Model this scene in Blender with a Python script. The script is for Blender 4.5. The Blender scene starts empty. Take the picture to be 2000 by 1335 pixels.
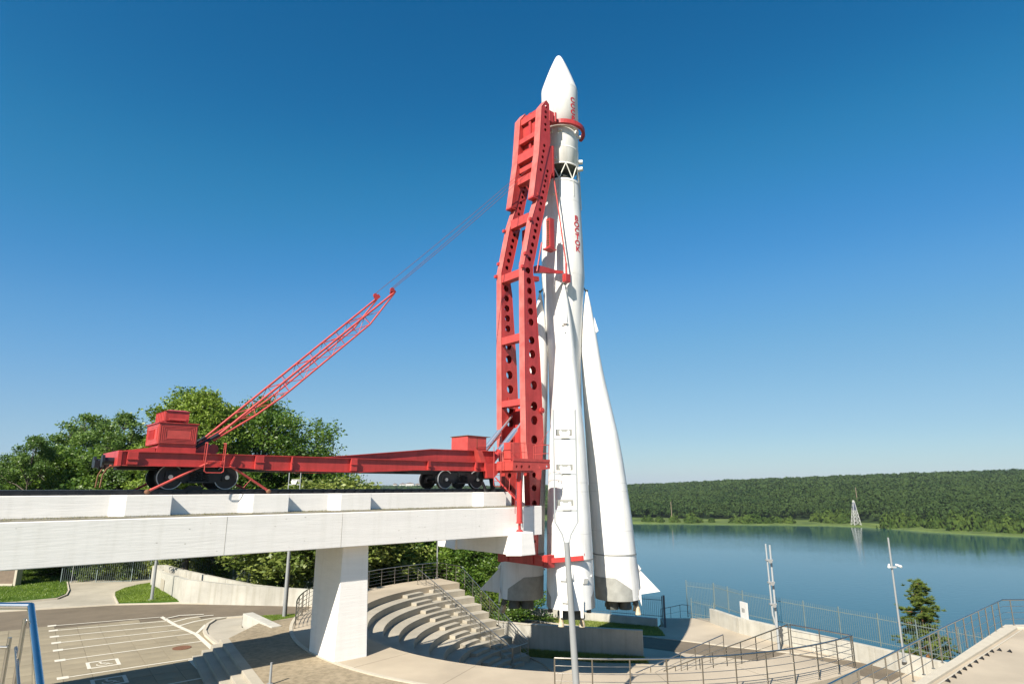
import bpy, bmesh, math, random
import numpy as np
from mathutils import Vector, Matrix
from math import radians, cos, sin, pi, sqrt, atan2
SC = bpy.context.scene
COL = SC.collection
random.seed(4)

# ---------------------------------------------------------------- camera, sky, sun, exposure
PITCH = radians(13.13)
FPX = 1206.0                      # focal length in photograph pixels (photograph 2000 wide)
cam = bpy.data.cameras.new('camera')
cam.sensor_width = 36.0
cam.lens = FPX / 2000 * 36.0
cam.clip_start = 0.1
cam.clip_end = 12000
co = bpy.data.objects.new('camera', cam)
co.location = (0, 0, 0)
co.rotation_euler = (pi / 2 + PITCH, 0, 0)
COL.objects.link(co)
SC.camera = co

SUN_XY = (-0.545, -1.04)           # where the light comes from, over a drop of one
SUN_EL = math.atan2(1.0, math.hypot(*SUN_XY))
SUN_AZ = math.atan2(SUN_XY[0], SUN_XY[1])
world = bpy.data.worlds.new('World')
SC.world = world
world.use_nodes = True
wn = world.node_tree
sky = wn.nodes.new('ShaderNodeTexSky')
sky.sky_type = 'NISHITA'
sky.sun_disc = False
sky.sun_elevation = SUN_EL
sky.sun_rotation = SUN_AZ
sky.altitude = 150
sky.air_density = 1.0
sky.dust_density = 0.3
sky.ozone_density = 3.0
bg = wn.nodes['Background']
bg.inputs['Strength'].default_value = 0.0655
sc1 = wn.nodes.new('ShaderNodeVectorMath'); sc1.operation = 'SCALE'; sc1.inputs['Scale'].default_value = 0.12
hs = wn.nodes.new('ShaderNodeHueSaturation'); hs.inputs['Saturation'].default_value = 1.2
cv = wn.nodes.new('ShaderNodeRGBCurve')      # the deep polarised blue of the photograph's sky
for ch, pts in enumerate((((0, 0), (.050, .0116), (.074, .032), (.105, .065), (.155, .127), (.315, .255), (.68, .42), (1, .56)),
                          ((0, 0), (.138, .141), (.19, .223), (.26, .292), (.35, .376), (.59, .505), (.92, .635), (1, .67)),
                          ((0, 0), (.318, .352), (.42, .485), (.535, .625), (.66, .705), (.80, .728), (.90, .75), (1, .78)))):
    c = cv.mapping.curves[ch]
    while len(c.points) > 2: c.points.remove(c.points[1])
    c.points[0].location = pts[0]; c.points[-1].location = pts[-1]
    for p in pts[1:-1]: c.points.new(*p)
cv.mapping.update()
sc2 = wn.nodes.new('ShaderNodeVectorMath'); sc2.operation = 'SCALE'; sc2.inputs['Scale'].default_value = 1 / 0.12
wn.links.new(sky.outputs[0], hs.inputs['Color']); wn.links.new(hs.outputs[0], sc1.inputs[0]); wn.links.new(sc1.outputs[0], cv.inputs['Color'])
wn.links.new(cv.outputs[0], sc2.inputs[0]); wn.links.new(sc2.outputs[0], bg.inputs['Color'])

sl = bpy.data.lights.new('sun', 'SUN')
sl.energy = 5.0
sl.angle = radians(0.53)
sl.color = (1.0, 0.93, 0.815)
so = bpy.data.objects.new('sun', sl)
so.rotation_euler = Vector((-SUN_XY[0], -SUN_XY[1], -1.0)).to_track_quat('-Z', 'Y').to_euler()
so.location = (-20, -60, 80)
COL.objects.link(so)
SC.view_settings.view_transform = 'Standard'
SC.view_settings.look = 'None'
SC.view_settings.exposure = 0.88
SC.view_settings.gamma = 1.0
SC.view_settings.use_curve_mapping = False
SC.cycles.max_bounces = 6
SC.cycles.transparent_max_bounces = 8

# ---------------------------------------------------------------- frames
RX, RY = 3.45, 39.7               # rocket axis
AL = radians(41.5)                # direction of the railway on the bridge
CA, SA = cos(AL), sin(AL)
CX, CY = 3.8, 39.3                # centre of the round terrace

def W(s, y, z):                   # rail frame -> world
    return (RX + CA * s - SA * y, RY + SA * s + CA * y, z)

def G(u, v, z):                   # point of the level z where a point of the photograph stands
    x = (u - 1000) / FPX
    y = (667.5 - v) / FPX
    C, S = cos(PITCH), sin(PITCH)
    r = (x, C - y * S, S + y * C)
    t = z / r[2]
    return (r[0] * t, r[1] * t, z)

def S6(x, y, z): return G(x * .32, 1040 + y * .32, z)

# ---------------------------------------------------------------- materials
MATS = {}
def mat(name, col, rough=0.6, metal=0.0, var=0.12, scale=3.0, bump=0.0, bscale=30.0, col2=None,
        stretch=(1, 1, 1), spec=0.5, detail=6, coords='Object', ramp=(0.35, 0.7), trans=0.0, streak=0.0, objrand=0):
    if name in MATS: return MATS[name]
    m = bpy.data.materials.new(name)
    m.use_nodes = True
    nt = m.node_tree; N = nt.nodes; Lk = nt.links
    b = N['Principled BSDF']
    b.inputs['Roughness'].default_value = rough
    b.inputs['Metallic'].default_value = metal
    b.inputs['Specular IOR Level'].default_value = spec
    tc = N.new('ShaderNodeTexCoord')
    mp = N.new('ShaderNodeMapping'); mp.inputs['Scale'].default_value = stretch
    Lk.new(tc.outputs[coords], mp.inputs[0])
    nz = N.new('ShaderNodeTexNoise'); nz.inputs['Scale'].default_value = scale; nz.inputs['Detail'].default_value = detail
    nz.inputs['Roughness'].default_value = 0.62
    Lk.new(mp.outputs[0], nz.inputs['Vector'])
    rp = N.new('ShaderNodeValToRGB')
    c2 = col2 if col2 else tuple(c * (1 - var) for c in col)
    rp.color_ramp.elements[0].position = ramp[0]; rp.color_ramp.elements[0].color = (*c2, 1)
    rp.color_ramp.elements[1].position = ramp[1]; rp.color_ramp.elements[1].color = (*col, 1)
    Lk.new(nz.outputs['Fac'], rp.inputs['Fac'])
    out = rp.outputs['Color']
    if streak > 0:                # rain marks running down
        m2 = N.new('ShaderNodeMapping'); m2.inputs['Scale'].default_value = (2.6, 2.6, 0.16)
        Lk.new(tc.outputs[coords], m2.inputs[0])
        n2 = N.new('ShaderNodeTexNoise'); n2.inputs['Scale'].default_value = 1.6; n2.inputs['Detail'].default_value = 8
        Lk.new(m2.outputs[0], n2.inputs['Vector'])
        r2 = N.new('ShaderNodeValToRGB')
        r2.color_ramp.elements[0].position = 0.28; r2.color_ramp.elements[0].color = (1 - streak, 1 - streak * 1.05, 1 - streak * 1.25, 1)
        r2.color_ramp.elements[1].position = 0.52; r2.color_ramp.elements[1].color = (1, 1, 1, 1)
        Lk.new(n2.outputs['Fac'], r2.inputs['Fac'])
        mx = N.new('ShaderNodeMix'); mx.data_type = 'RGBA'; mx.blend_type = 'MULTIPLY'; mx.inputs[0].default_value = 1
        Lk.new(out, mx.inputs[6]); Lk.new(r2.outputs[0], mx.inputs[7]); out = mx.outputs[2]
    if objrand:                   # each slab has its own tone, and old stains spread over several
        oi = N.new('ShaderNodeObjectInfo'); gm = N.new('ShaderNodeNewGeometry')
        mr = N.new('ShaderNodeMapRange'); mr.inputs[3].default_value = 1 - objrand; mr.inputs[4].default_value = 1 + objrand
        Lk.new(oi.outputs['Random'], mr.inputs[0])
        n3 = N.new('ShaderNodeTexNoise'); n3.inputs['Scale'].default_value = 0.28; n3.inputs['Detail'].default_value = 7
        Lk.new(gm.outputs['Position'], n3.inputs['Vector'])
        r3 = N.new('ShaderNodeMapRange'); r3.inputs[1].default_value = .35; r3.inputs[2].default_value = .6; r3.inputs[3].default_value = .84; r3.inputs[4].default_value = 1.04
        Lk.new(n3.outputs['Fac'], r3.inputs[0])
        mm_ = N.new('ShaderNodeMath'); mm_.operation = 'MULTIPLY'; Lk.new(mr.outputs[0], mm_.inputs[0]); Lk.new(r3.outputs[0], mm_.inputs[1])
        vs_ = N.new('ShaderNodeVectorMath'); vs_.operation = 'SCALE'; Lk.new(out, vs_.inputs[0]); Lk.new(mm_.outputs[0], vs_.inputs['Scale']); out = vs_.outputs[0]
    Lk.new(out, b.inputs['Base Color'])
    if bump > 0:
        bz = N.new('ShaderNodeTexNoise'); bz.inputs['Scale'].default_value = bscale; bz.inputs['Detail'].default_value = 5
        Lk.new(mp.outputs[0], bz.inputs['Vector'])
        bp = N.new('ShaderNodeBump'); bp.inputs['Strength'].default_value = bump; bp.inputs['Distance'].default_value = 0.02
        Lk.new(bz.outputs['Fac'], bp.inputs['Height']); Lk.new(bp.outputs[0], b.inputs['Normal'])
    MATS[name] = m
    return m

def leafmat(name, c1, c2, scale=0.35, rnd=0.45, gloss=0.05):
    m = bpy.data.materials.new(name); m.use_nodes = True
    nt = m.node_tree; N = nt.nodes; Lk = nt.links
    N.remove(N['Principled BSDF'])
    geo = N.new('ShaderNodeNewGeometry'); oi = N.new('ShaderNodeObjectInfo')
    nz = N.new('ShaderNodeTexNoise'); nz.inputs['Scale'].default_value = scale; nz.inputs['Detail'].default_value = 3
    Lk.new(geo.outputs['Position'], nz.inputs['Vector'])
    ad = N.new('ShaderNodeMath'); ad.operation = 'ADD'
    mu = N.new('ShaderNodeMath'); mu.operation = 'MULTIPLY_ADD'; mu.inputs[1].default_value = rnd; mu.inputs[2].default_value = -rnd / 2
    Lk.new(geo.outputs['Random Per Island'], mu.inputs[0])
    Lk.new(nz.outputs['Fac'], ad.inputs[0]); Lk.new(mu.outputs[0], ad.inputs[1])
    a2 = N.new('ShaderNodeMath'); a2.operation = 'MULTIPLY_ADD'; a2.inputs[1].default_value = 0.3; a2.inputs[2].default_value = -0.15
    Lk.new(oi.outputs['Random'], a2.inputs[0])
    a3 = N.new('ShaderNodeMath'); a3.operation = 'ADD'
    Lk.new(ad.outputs[0], a3.inputs[0]); Lk.new(a2.outputs[0], a3.inputs[1])
    rp = N.new('ShaderNodeValToRGB')
    rp.color_ramp.elements[0].position = 0.3; rp.color_ramp.elements[0].color = (*c1, 1)
    rp.color_ramp.elements[1].position = 0.72; rp.color_ramp.elements[1].color = (*c2, 1)
    Lk.new(a3.outputs[0], rp.inputs['Fac'])
    d = N.new('ShaderNodeBsdfDiffuse'); t = N.new('ShaderNodeBsdfTranslucent'); g = N.new('ShaderNodeBsdfGlossy')
    g.inputs['Roughness'].default_value = 0.45; g.inputs['Color'].default_value = (0.5, 0.5, 0.5, 1)
    Lk.new(rp.outputs[0], d.inputs[0]); Lk.new(rp.outputs[0], t.inputs[0])
    m1 = N.new('ShaderNodeMixShader'); m1.inputs[0].default_value = 0.40
    m2 = N.new('ShaderNodeMixShader'); m2.inputs[0].default_value = gloss
    Lk.new(d.outputs[0], m1.inputs[1]); Lk.new(t.outputs[0], m1.inputs[2])
    Lk.new(m1.outputs[0], m2.inputs[1]); Lk.new(g.outputs[0], m2.inputs[2])
    Lk.new(m2.outputs[0], N['Material Output'].inputs[0])
    MATS[name] = m
    return m

M_white = mat('rocket_white', (0.80, 0.785, 0.75), 0.45, var=0.09, scale=0.9, streak=0.16)
M_red = mat('red_paint', (0.50, 0.050, 0.045), 0.38, var=0.22, scale=1.6, bump=0.15, bscale=18, streak=0.24)
M_red2 = mat('pale_red_paint', (0.55, 0.075, 0.062), 0.42, var=0.25, scale=3.0, bump=0.15, bscale=25)
M_letter = mat('letter_red', (0.55, 0.012, 0.02), 0.5, var=0.1)
M_black = mat('black_running_gear', (0.012, 0.013, 0.016), 0.45, var=0.4, scale=6)
M_rim = mat('wheel_rim_grey', (0.50, 0.52, 0.54), 0.45, metal=0.3, var=0.2)
M_hub = mat('hub_white', (0.78, 0.77, 0.72), 0.5, var=0.2, scale=12)
M_chrome = mat('polished_steel', (0.80, 0.80, 0.80), 0.24, metal=.85, var=0.1)
M_steel = mat('stainless_tube', (0.50, 0.47, 0.42), 0.28, metal=1.0, var=0.15)
M_galv = mat('galvanised_grey', (0.30, 0.31, 0.31), 0.5, metal=0.1, var=0.12, scale=2, bump=0.05)
M_galvw = mat('pale_grey_pole', (0.36, 0.38, 0.39), 0.45, metal=0.1, var=0.08)
M_railtop = mat('rail_head_steel', (0.30, 0.31, 0.33), 0.35, metal=0.8, var=0.3, scale=5)
M_fence = mat('dark_blue_fence', (0.055, 0.085, 0.11), 0.5, var=0.2)
M_fgrey = mat('grey_green_fence', (0.16, 0.20, 0.19), 0.5, var=0.2)
M_dark = mat('engine_dark', (0.095, 0.10, 0.085), 0.5, metal=0.2, var=0.3, scale=5)
M_soot = mat('heat_shield_grey', (0.34, 0.34, 0.31), 0.6, var=0.25, scale=2.5)
M_nozw = mat('weathered_nozzle', (0.58, 0.54, 0.42), 0.6, var=0.35, scale=6, col2=(0.36, 0.24, 0.12))
M_truss = mat('truss_cream', (0.66, 0.65, 0.58), 0.5, var=0.15)
M_conc = mat('white_painted_concrete', (0.84, 0.80, 0.75), 0.75, var=0.06, scale=1.2, bump=0.3, bscale=4.0, stretch=(0.35, 1, 4.0), ramp=(0.3, 0.6), streak=0.05)
M_ledge = mat('mossy_ledge', (0.30, 0.275, 0.22), 0.9, col2=(0.13, 0.12, 0.08), scale=2.2, bump=0.4, stretch=(0.5, 1, 1), ramp=(0.3, 0.75))
M_step = mat('pale_concrete', (0.40, 0.36, 0.285), 0.85, objrand=.03, var=0.16, scale=0.9, bump=0.22, bscale=14)
M_wall = mat('wall_concrete', (0.48, 0.46, 0.40), 0.85, objrand=.03, var=0.22, scale=0.8, bump=0.3, bscale=9, streak=0.16)
M_deck = mat('deck_concrete', (0.43, 0.36, 0.265), 0.85, objrand=.03, var=0.10, scale=0.5, bump=0.1, bscale=20)
M_kerb = mat('kerb_concrete', (0.48, 0.43, 0.34), 0.85, var=0.12, scale=3)
M_slab = mat('paving_slab', (0.285, 0.24, 0.16), 0.88, var=0.2, scale=0.9, bump=0.2, bscale=25, ramp=(0.3, 0.7), objrand=.07)
M_joint = mat('paving_joint', (0.13, 0.11, 0.075), 0.95, var=0.3, scale=3)
M_brick = mat('brown_paving', (0.31, 0.25, 0.165), 0.9, objrand=.03, col2=(0.20, 0.16, 0.10), scale=5.0, bump=0.4, bscale=40, ramp=(0.35, 0.62))
M_asph = mat('asphalt', (0.165, 0.130, 0.088), 0.92, objrand=.03, var=0.18, scale=1.4, bump=0.2, bscale=60)
M_line = mat('white_marking', (0.60, 0.56, 0.47), 0.8, var=0.25, scale=6, ramp=(0.25, 0.5))
M_grass = mat('mown_lawn', (0.070, 0.135, 0.016), 0.95, col2=(0.040, 0.085, 0.010), scale=1.6, bump=1.0, bscale=60, spec=0.1)
M_dry = mat('dry_lawn', (0.20, 0.21, 0.05), 0.95, col2=(0.09, 0.13, 0.025), scale=2.2, bump=1.0, bscale=50, spec=0.1)
M_soil = mat('bank_soil', (0.09, 0.11, 0.035), 0.95, col2=(0.05, 0.08, 0.02), scale=0.5, bump=0.6, bscale=12, spec=0.1)
M_bark = mat('bark', (0.13, 0.105, 0.08), 0.9, var=0.5, scale=8, bump=0.5, stretch=(3, 3, 0.6))
M_pineb = mat('pine_bark', (0.42, 0.19, 0.075), 0.9, var=0.5, scale=8, bump=0.5, stretch=(3, 3, 0.8))
M_rust = mat('rusty_iron', (0.22, 0.10, 0.05), 0.8, var=0.5, scale=15)
M_brown = mat('brown_cladding', (0.20, 0.15, 0.11), 0.85, var=0.25, scale=4)
M_leafA = leafmat('leaf_bright', (0.100, 0.170, 0.018), (0.265, 0.360, 0.050))
M_leafB = leafmat('leaf_mid', (0.080, 0.150, 0.028), (0.200, 0.305, 0.062))
M_leafC = leafmat('leaf_dark', (0.065, 0.135, 0.016), (0.190, 0.290, 0.038))
M_leafD = leafmat('leaf_yellow', (0.110, 0.160, 0.028), (0.300, 0.350, 0.080))
M_pine = leafmat('pine_needles', (0.130, 0.180, 0.040), (0.300, 0.360, 0.095), 0.8, .3, 0.0)
M_far = leafmat('far_forest', (0.030, 0.064, 0.020), (0.070, 0.110, 0.035), 0.012, .25, 0.0)
M_bush = leafmat('shore_bush', (0.048, 0.088, 0.020), (0.105, 0.155, 0.034), 0.05, .3, 0.0)

# ---------------------------------------------------------------- mesh builder
class MB:
    def __init__(s): s.v = []; s.f = []; s.sm = []
    def add(s, vs, fs, smooth=False):
        n = len(s.v); s.v += [tuple(p) for p in vs]
        for f in fs: s.f.append(tuple(n + i for i in f)); s.sm.append(smooth)
        return s
    def box(s, x0, x1, y0, y1, z0, z1):
        return s.add([(x0, y0, z0), (x1, y0, z0), (x1, y1, z0), (x0, y1, z0), (x0, y0, z1), (x1, y0, z1), (x1, y1, z1), (x0, y1, z1)],
                     [(0, 3, 2, 1), (4, 5, 6, 7), (0, 1, 5, 4), (1, 2, 6, 5), (2, 3, 7, 6), (3, 0, 4, 7)])
    def prism(s, poly, y0, y1):    # polygon in (x,z) swept along y
        n = len(poly)
        vs = [(p[0], y0, p[1]) for p in poly] + [(p[0], y1, p[1]) for p in poly]
        fs = [tuple(range(n)), tuple(range(2 * n - 1, n - 1, -1))]
        fs += [(i, (i + 1) % n, n + (i + 1) % n, n + i) for i in range(n)]
        return s.add(vs, fs)
    def slab(s, poly, z0, z1):     # polygon in (x,y) swept along z
        n = len(poly)
        vs = [(p[0], p[1], z0) for p in poly] + [(p[0], p[1], z1) for p in poly]
        fs = [tuple(range(n - 1, -1, -1)), tuple(range(n, 2 * n))]
        fs += [(i, (i + 1) % n, n + (i + 1) % n, n + i) for i in range(n)]
        return s.add(vs, fs)
    def sheet(s, pts): return s.add(pts, [tuple(range(len(pts)))])
    def bar(s, p, q, w, h, up=(0, 0, 1)):
        p = Vector(p); q = Vector(q); d = (q - p).normalized()
        a = d.cross(Vector(up))
        if a.length < 1e-4: a = d.cross(Vector((1, 0, 0)))
        a.normalize(); b = a.cross(d).normalized(); a = a * w / 2; b = b * h / 2
        vs = [p - a - b, p + a - b, p + a + b, p - a + b, q - a - b, q + a - b, q + a + b, q - a + b]
        return s.add(vs, [(0, 3, 2, 1), (4, 5, 6, 7), (0, 1, 5, 4), (1, 2, 6, 5), (2, 3, 7, 6), (3, 0, 4, 7)])
    def tube(s, p, q, r, r2=None, n=8, cap=True):
        r2 = r if r2 is None else r2
        p = Vector(p); q = Vector(q); d = (q - p)
        if d.length < 1e-6: return s
        d.normalize()
        a = d.cross(Vector((0, 0, 1)))
        if a.length < 1e-3: a = d.cross(Vector((1, 0, 0)))
        a.normalize(); b = d.cross(a)
        c = [(a * cos(2 * pi * i / n) + b * sin(2 * pi * i / n)) for i in range(n)]
        vs = [p + x * r for x in c] + [q + x * r2 for x in c]
        s.add(vs, [(i, (i + 1) % n, n + (i + 1) % n, n + i) for i in range(n)], True)
        if cap: s.add([p + x * r for x in c] + [q + x * r2 for x in c], [tuple(range(n - 1, -1, -1)), tuple(range(n, 2 * n))])
        return s
    def path(s, pts, r, n=8):
        for i in range(len(pts) - 1): s.tube(pts[i], pts[i + 1], r, n=n)
        for p in pts[1:-1]: s.ball(p, r * 1.0, 6, 4)
        return s
    def ball(s, c, r, n=10, m=6, sz=1.0):
        vs = []; fs = []
        for j in range(m + 1):
            t = pi * j / m
            for i in range(n): vs.append((c[0] + r * sin(t) * cos(2 * pi * i / n), c[1] + r * sin(t) * sin(2 * pi * i / n), c[2] + sz * r * cos(t)))
        for j in range(m):
            for i in range(n): fs.append((j * n + i, (j + 1) * n + i, (j + 1) * n + (i + 1) % n, j * n + (i + 1) % n))
        return s.add(vs, fs, True)
    def loft(s, rings, n=48, capb=True, capt=True, a0=0, a1=2 * pi):   # rings: (cx, cy, z, r)
        vs = []; fs = []
        full = abs(a1 - a0 - 2 * pi) < 1e-6; m = n if full else n + 1
        for (cx, cy, z, r) in rings:
            for i in range(m):
                t = a0 + (a1 - a0) * i / n; vs.append((cx + r * cos(t), cy + r * sin(t), z))
        for j in range(len(rings) - 1):
            for i in range(n):
                k = (i + 1) % m; fs.append((j * m + i, j * m + k, (j + 1) * m + k, (j + 1) * m + i))
        s.add(vs, fs, True)
        if full:
            if capb: s.add(vs[:m], [tuple(range(m - 1, -1, -1))])
            if capt: s.add(vs[-m:], [tuple(range(m))])
        return s
    def wheel(s, c, r, w, n=32):   # disc with its axle along y
        return s.tube((c[0], c[1] - w / 2, c[2]), (c[0], c[1] + w / 2, c[2]), r, n=n)
    def ringy(s, c, r0, r1, w, n=32):   # flat ring round an axle along y
        vs = []; fs = []
        for i in range(n):
            t = 2 * pi * i / n
            for (r, y) in ((r0, -w / 2), (r1, -w / 2), (r1, w / 2), (r0, w / 2)): vs.append((c[0] + r * cos(t), c[1] + y, c[2] + r * sin(t)))
        for i in range(n):
            k = (i + 1) % n
            for j in range(4): fs.append((i * 4 + j, i * 4 + (j + 1) % 4, k * 4 + (j + 1) % 4, k * 4 + j))
        return s.add(vs, fs)
    def sector(s, cx, cy, r0, r1, a0, a1, z0, z1, n=64):
        vs = []; fs = []
        for i in range(n + 1):
            t = a0 + (a1 - a0) * i / n
            for (r, z) in ((r0, z0), (r1, z0), (r1, z1), (r0, z1)): vs.append((cx + r * cos(t), cy + r * sin(t), z))
        for i in range(n):
            for j in range(4): fs.append((i * 4 + j, i * 4 + (j + 1) % 4, (i + 1) * 4 + (j + 1) % 4, (i + 1) * 4 + j))
        fs += [(0, 1, 2, 3), (n * 4 + 3, n * 4 + 2, n * 4 + 1, n * 4)]
        return s.add(vs, fs)

ORG = {}
def mesh_of(mb, name, m, org):
    me = bpy.data.meshes.new(name)
    me.from_pydata([(a - org[0], b - org[1], c - org[2]) for a, b, c in mb.v], [], mb.f)
    me.polygons.foreach_set('use_smooth', mb.sm)
    me.update()
    bm = bmesh.new(); bm.from_mesh(me)
    bmesh.ops.recalc_face_normals(bm, faces=bm.faces)
    bm.to_mesh(me); bm.free()
    me.materials.append(m)
    return me

def props(o, label=None, cat=None, group=None, kind=None):
    if label: o['label'] = label
    if cat: o['category'] = cat
    if group: o['group'] = group
    if kind: o['kind'] = kind
    return o

def thing(name, label, cat, org=(0, 0, 0), rail=False, group=None):
    o = bpy.data.objects.new(name, None); COL.objects.link(o)
    o.empty_display_size = 0.3
    o.location = W(*org) if rail else org
    o.rotation_euler = (0, 0, AL if rail else 0)
    ORG[o.name] = org
    return props(o, label, cat, group)

def part(name, mb, m, parent, label=None, kind=None, bevel=0):
    org = ORG[parent.name]
    o = bpy.data.objects.new(name, mesh_of(mb, name, m, org)); COL.objects.link(o)
    o.parent = parent
    ORG[o.name] = org
    if bevel:
        b = o.modifiers.new('bevel', 'BEVEL'); b.width = bevel; b.segments = 2; b.limit_method = 'ANGLE'; b.angle_limit = radians(40)
    return props(o, label, None, None, kind)

def solo(name, mb, m, label, cat, org=(0, 0, 0), rail=False, group=None, kind=None):
    o = bpy.data.objects.new(name, mesh_of(mb, name, m, org)); COL.objects.link(o)
    o.location = W(*org) if rail else org
    o.rotation_euler = (0, 0, AL if rail else 0)
    ORG[o.name] = org
    return props(o, label, cat, group, kind)

def struct(name, mb, m, parent=None):
    if parent: return part(name, mb, m, parent)
    o = bpy.data.objects.new(name, mesh_of(mb, name, m, (0, 0, 0))); COL.objects.link(o); o['kind'] = 'structure'
    ORG[o.name] = (0, 0, 0)
    return o

def dup(root, loc, rz=None, label=None, scale=None):
    kids = {}
    for o in bpy.data.objects:
        if o.parent: kids.setdefault(o.parent.name, []).append(o)
    def cp(o, par):
        c = o.copy(); COL.objects.link(c); c.parent = par
        for k in kids.get(o.name, []): cp(k, c)
        return c
    r = cp(root, None); r.location = loc
    if rz is not None: r.rotation_euler = (0, 0, rz)
    if scale is not None: r.scale = scale
    if label: r['label'] = label
    return r

# ================================================================ LAND AND WATER
LAKE = -40.0
BORD = [(-400, 120), (-120, 95), (-60, 80), (-30, 68), (-14, 63), (-8, 62), (-2.2, 60.4), (6, 57.2), (12.6, 54.2), (12.9, 57.2), (16.9, 57.3), (18.5, 52.2), (25.6, 39.6),
        (27.5, 38.5), (60, 44), (140, 30), (400, 0), (900, -60)]
def border_dist(x, y):            # >0 : beyond the edge of the high ground, towards the lake
    best = np.full(x.shape, 1e9); sign = np.ones(x.shape)
    for (ax, ay), (bx, by) in zip(BORD[:-1], BORD[1:]):
        dx, dy = bx - ax, by - ay; L = dx * dx + dy * dy
        t = np.clip(((x - ax) * dx + (y - ay) * dy) / L, 0, 1)
        d = np.hypot(x - ax - t * dx, y - ay - t * dy)
        s = np.where((dx * (y - ay) - dy * (x - ax)) > 0, 1, -1)
        upd = d < best - 1e-9; best = np.where(upd, d, best); sign = np.where(upd, s, sign)
    return best * sign
def land_z(x, y):
    d = border_dist(x, y)
    t = np.clip((x + 9) / 5, 0, 1); t = t * t * (3 - 2 * t)
    back = np.clip((y - 33) / 9, 0, 1)
    zr = -11.3
    plate = -7.72 + (zr + 7.72) * t * back
    # front right stays low too
    q = np.clip((x - 6) / 6, 0, 1) * np.clip((y - 22) / 4, 0, 1)
    plate = np.minimum(plate, -7.72 + (-11.3 + 7.72) * q)
    # ground inside the pit
    r = np.hypot(x - CX, y - CY)
    ang = np.degrees(np.arctan2(y - CY, x - CX)) % 360
    inside = np.clip((13.5 - r) / 6.0, 0, 1)
    sec = ((ang < 126) | (ang > 300))
    pit = -11.12 + (plate + 11.12) * (1 - inside)
    z = np.where(sec, pit, plate)
    z = np.where((r < 15.5) & (~sec), -11.3, z)
    slope = np.where(d > 0, -(d * 0.62 + 0.35 * np.minimum(d, 2)), 0)
    z = z - .12
    zz = np.where(d > 0, z + slope, z)
    return np.maximum(zz, LAKE - 4)
na = 360
rr = np.concatenate([np.linspace(0.2, 16, 48), np.linspace(16.3, 40, 90), np.geomspace(40.7, 900, 70)])
T = np.linspace(0, 2 * pi, na, endpoint=False)
RRm, TT = np.meshgrid(rr, T, indexing='ij')
XX = CX + RRm * np.cos(TT); YY = CY + RRm * np.sin(TT); ZZ = land_z(XX, YY)
me = bpy.data.meshes.new('ground')
me.from_pydata(np.stack([XX, YY, ZZ], -1).reshape(-1, 3).tolist(), [],
               [(j * na + i, j * na + (i + 1) % na, (j + 1) * na + (i + 1) % na, (j + 1) * na + i) for j in range(len(rr) - 1) for i in range(na)])
me.materials.append(M_soil)
go = bpy.data.objects.new('ground', me); COL.objects.link(go); go['kind'] = 'structure'

# water
wm = bpy.data.materials.new('lake_water'); wm.use_nodes = True
b = wm.node_tree.nodes['Principled BSDF']; N = wm.node_tree.nodes; Lk = wm.node_tree.links
b.inputs['Base Color'].default_value = (0.012, 0.062, 0.076, 1); b.inputs['Roughness'].default_value = 0.06; b.inputs['IOR'].default_value = 1.33
tc = N.new('ShaderNodeTexCoord'); mp = N.new('ShaderNodeMapping'); mp.inputs['Scale'].default_value = (0.5, 1.0, 1)
Lk.new(tc.outputs['Object'], mp.inputs[0])
n1 = N.new('ShaderNodeTexNoise'); n1.inputs['Scale'].default_value = 0.55; n1.inputs['Detail'].default_value = 4
n2 = N.new('ShaderNodeTexNoise'); n2.inputs['Scale'].default_value = 0.012; n2.inputs['Detail'].default_value = 2
Lk.new(mp.outputs[0], n1.inputs['Vector']); Lk.new(mp.outputs[0], n2.inputs['Vector'])
mu = N.new('ShaderNodeMath'); mu.operation = 'MULTIPLY'; Lk.new(n1.outputs[0], mu.inputs[0]); Lk.new(n2.outputs[0], mu.inputs[1])
bp = N.new('ShaderNodeBump'); bp.inputs['Strength'].default_value = 0.3; bp.inputs['Distance'].default_value = 0.3
Lk.new(mu.outputs[0], bp.inputs['Height']); Lk.new(bp.outputs[0], b.inputs['Normal'])
struct('lake', MB().sheet([(-4000, 30, LAKE), (4000, 30, LAKE), (4000, 9000, LAKE), (-4000, 9000, LAKE)]), wm)

# far shore and its hills
def shore_y(x):
    return np.interp(x, [-4000, -700, -200, 60, 139, 270, 330, 355, 380, 412, 480, 700, 1500, 4000], [2600, 1500, 1000, 760, 702, 676, 665, 640, 560, 521, 500, 470, 450, 400])
def hill_z(x, y):
    d = y - shore_y(x)
    bear = x / np.maximum(y, 1)
    # height of the ridge as it is seen, growing to the right
    top = np.interp(bear, [-2, -0.25, -0.1, 0.15, 0.20, 0.35, 0.55, 0.83, 1.2], [-14, -16, -16, -12, -10, -1, 9, 21, 30])
    t = np.clip((d - 60) / 780, 0, 1)
    z = -39.3 + np.clip(d, 0, 60) * 0.045 + (top + 37) * (t ** 0.8)
    return np.where(d < 0, LAKE - 3, z)
xs = np.concatenate([np.linspace(-3800, -150, 60), np.linspace(-130, 1500, 180), np.linspace(1540, 3800, 30)])
ds = np.concatenate([[-30, -4, 0, 6, 14, 25, 40, 60], np.linspace(80, 900, 24), np.linspace(1000, 3500, 12)])
Xg, Dg = np.meshgrid(xs, ds, indexing='xy'); Yg = shore_y(Xg) + Dg
Zg = hill_z(Xg, Yg) + np.where(Dg >= 0, 0.8 * np.sin(Xg * .05) * np.clip(Dg / 100, 0, 1), 0)
nx = len(xs)
me = bpy.data.meshes.new('far_bank')
me.from_pydata(np.stack([Xg, Yg, Zg], -1).reshape(-1, 3).tolist(), [],
               [(j * nx + i, j * nx + i + 1, (j + 1) * nx + i + 1, (j + 1) * nx + i) for j in range(len(ds) - 1) for i in range(nx - 1)])
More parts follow.
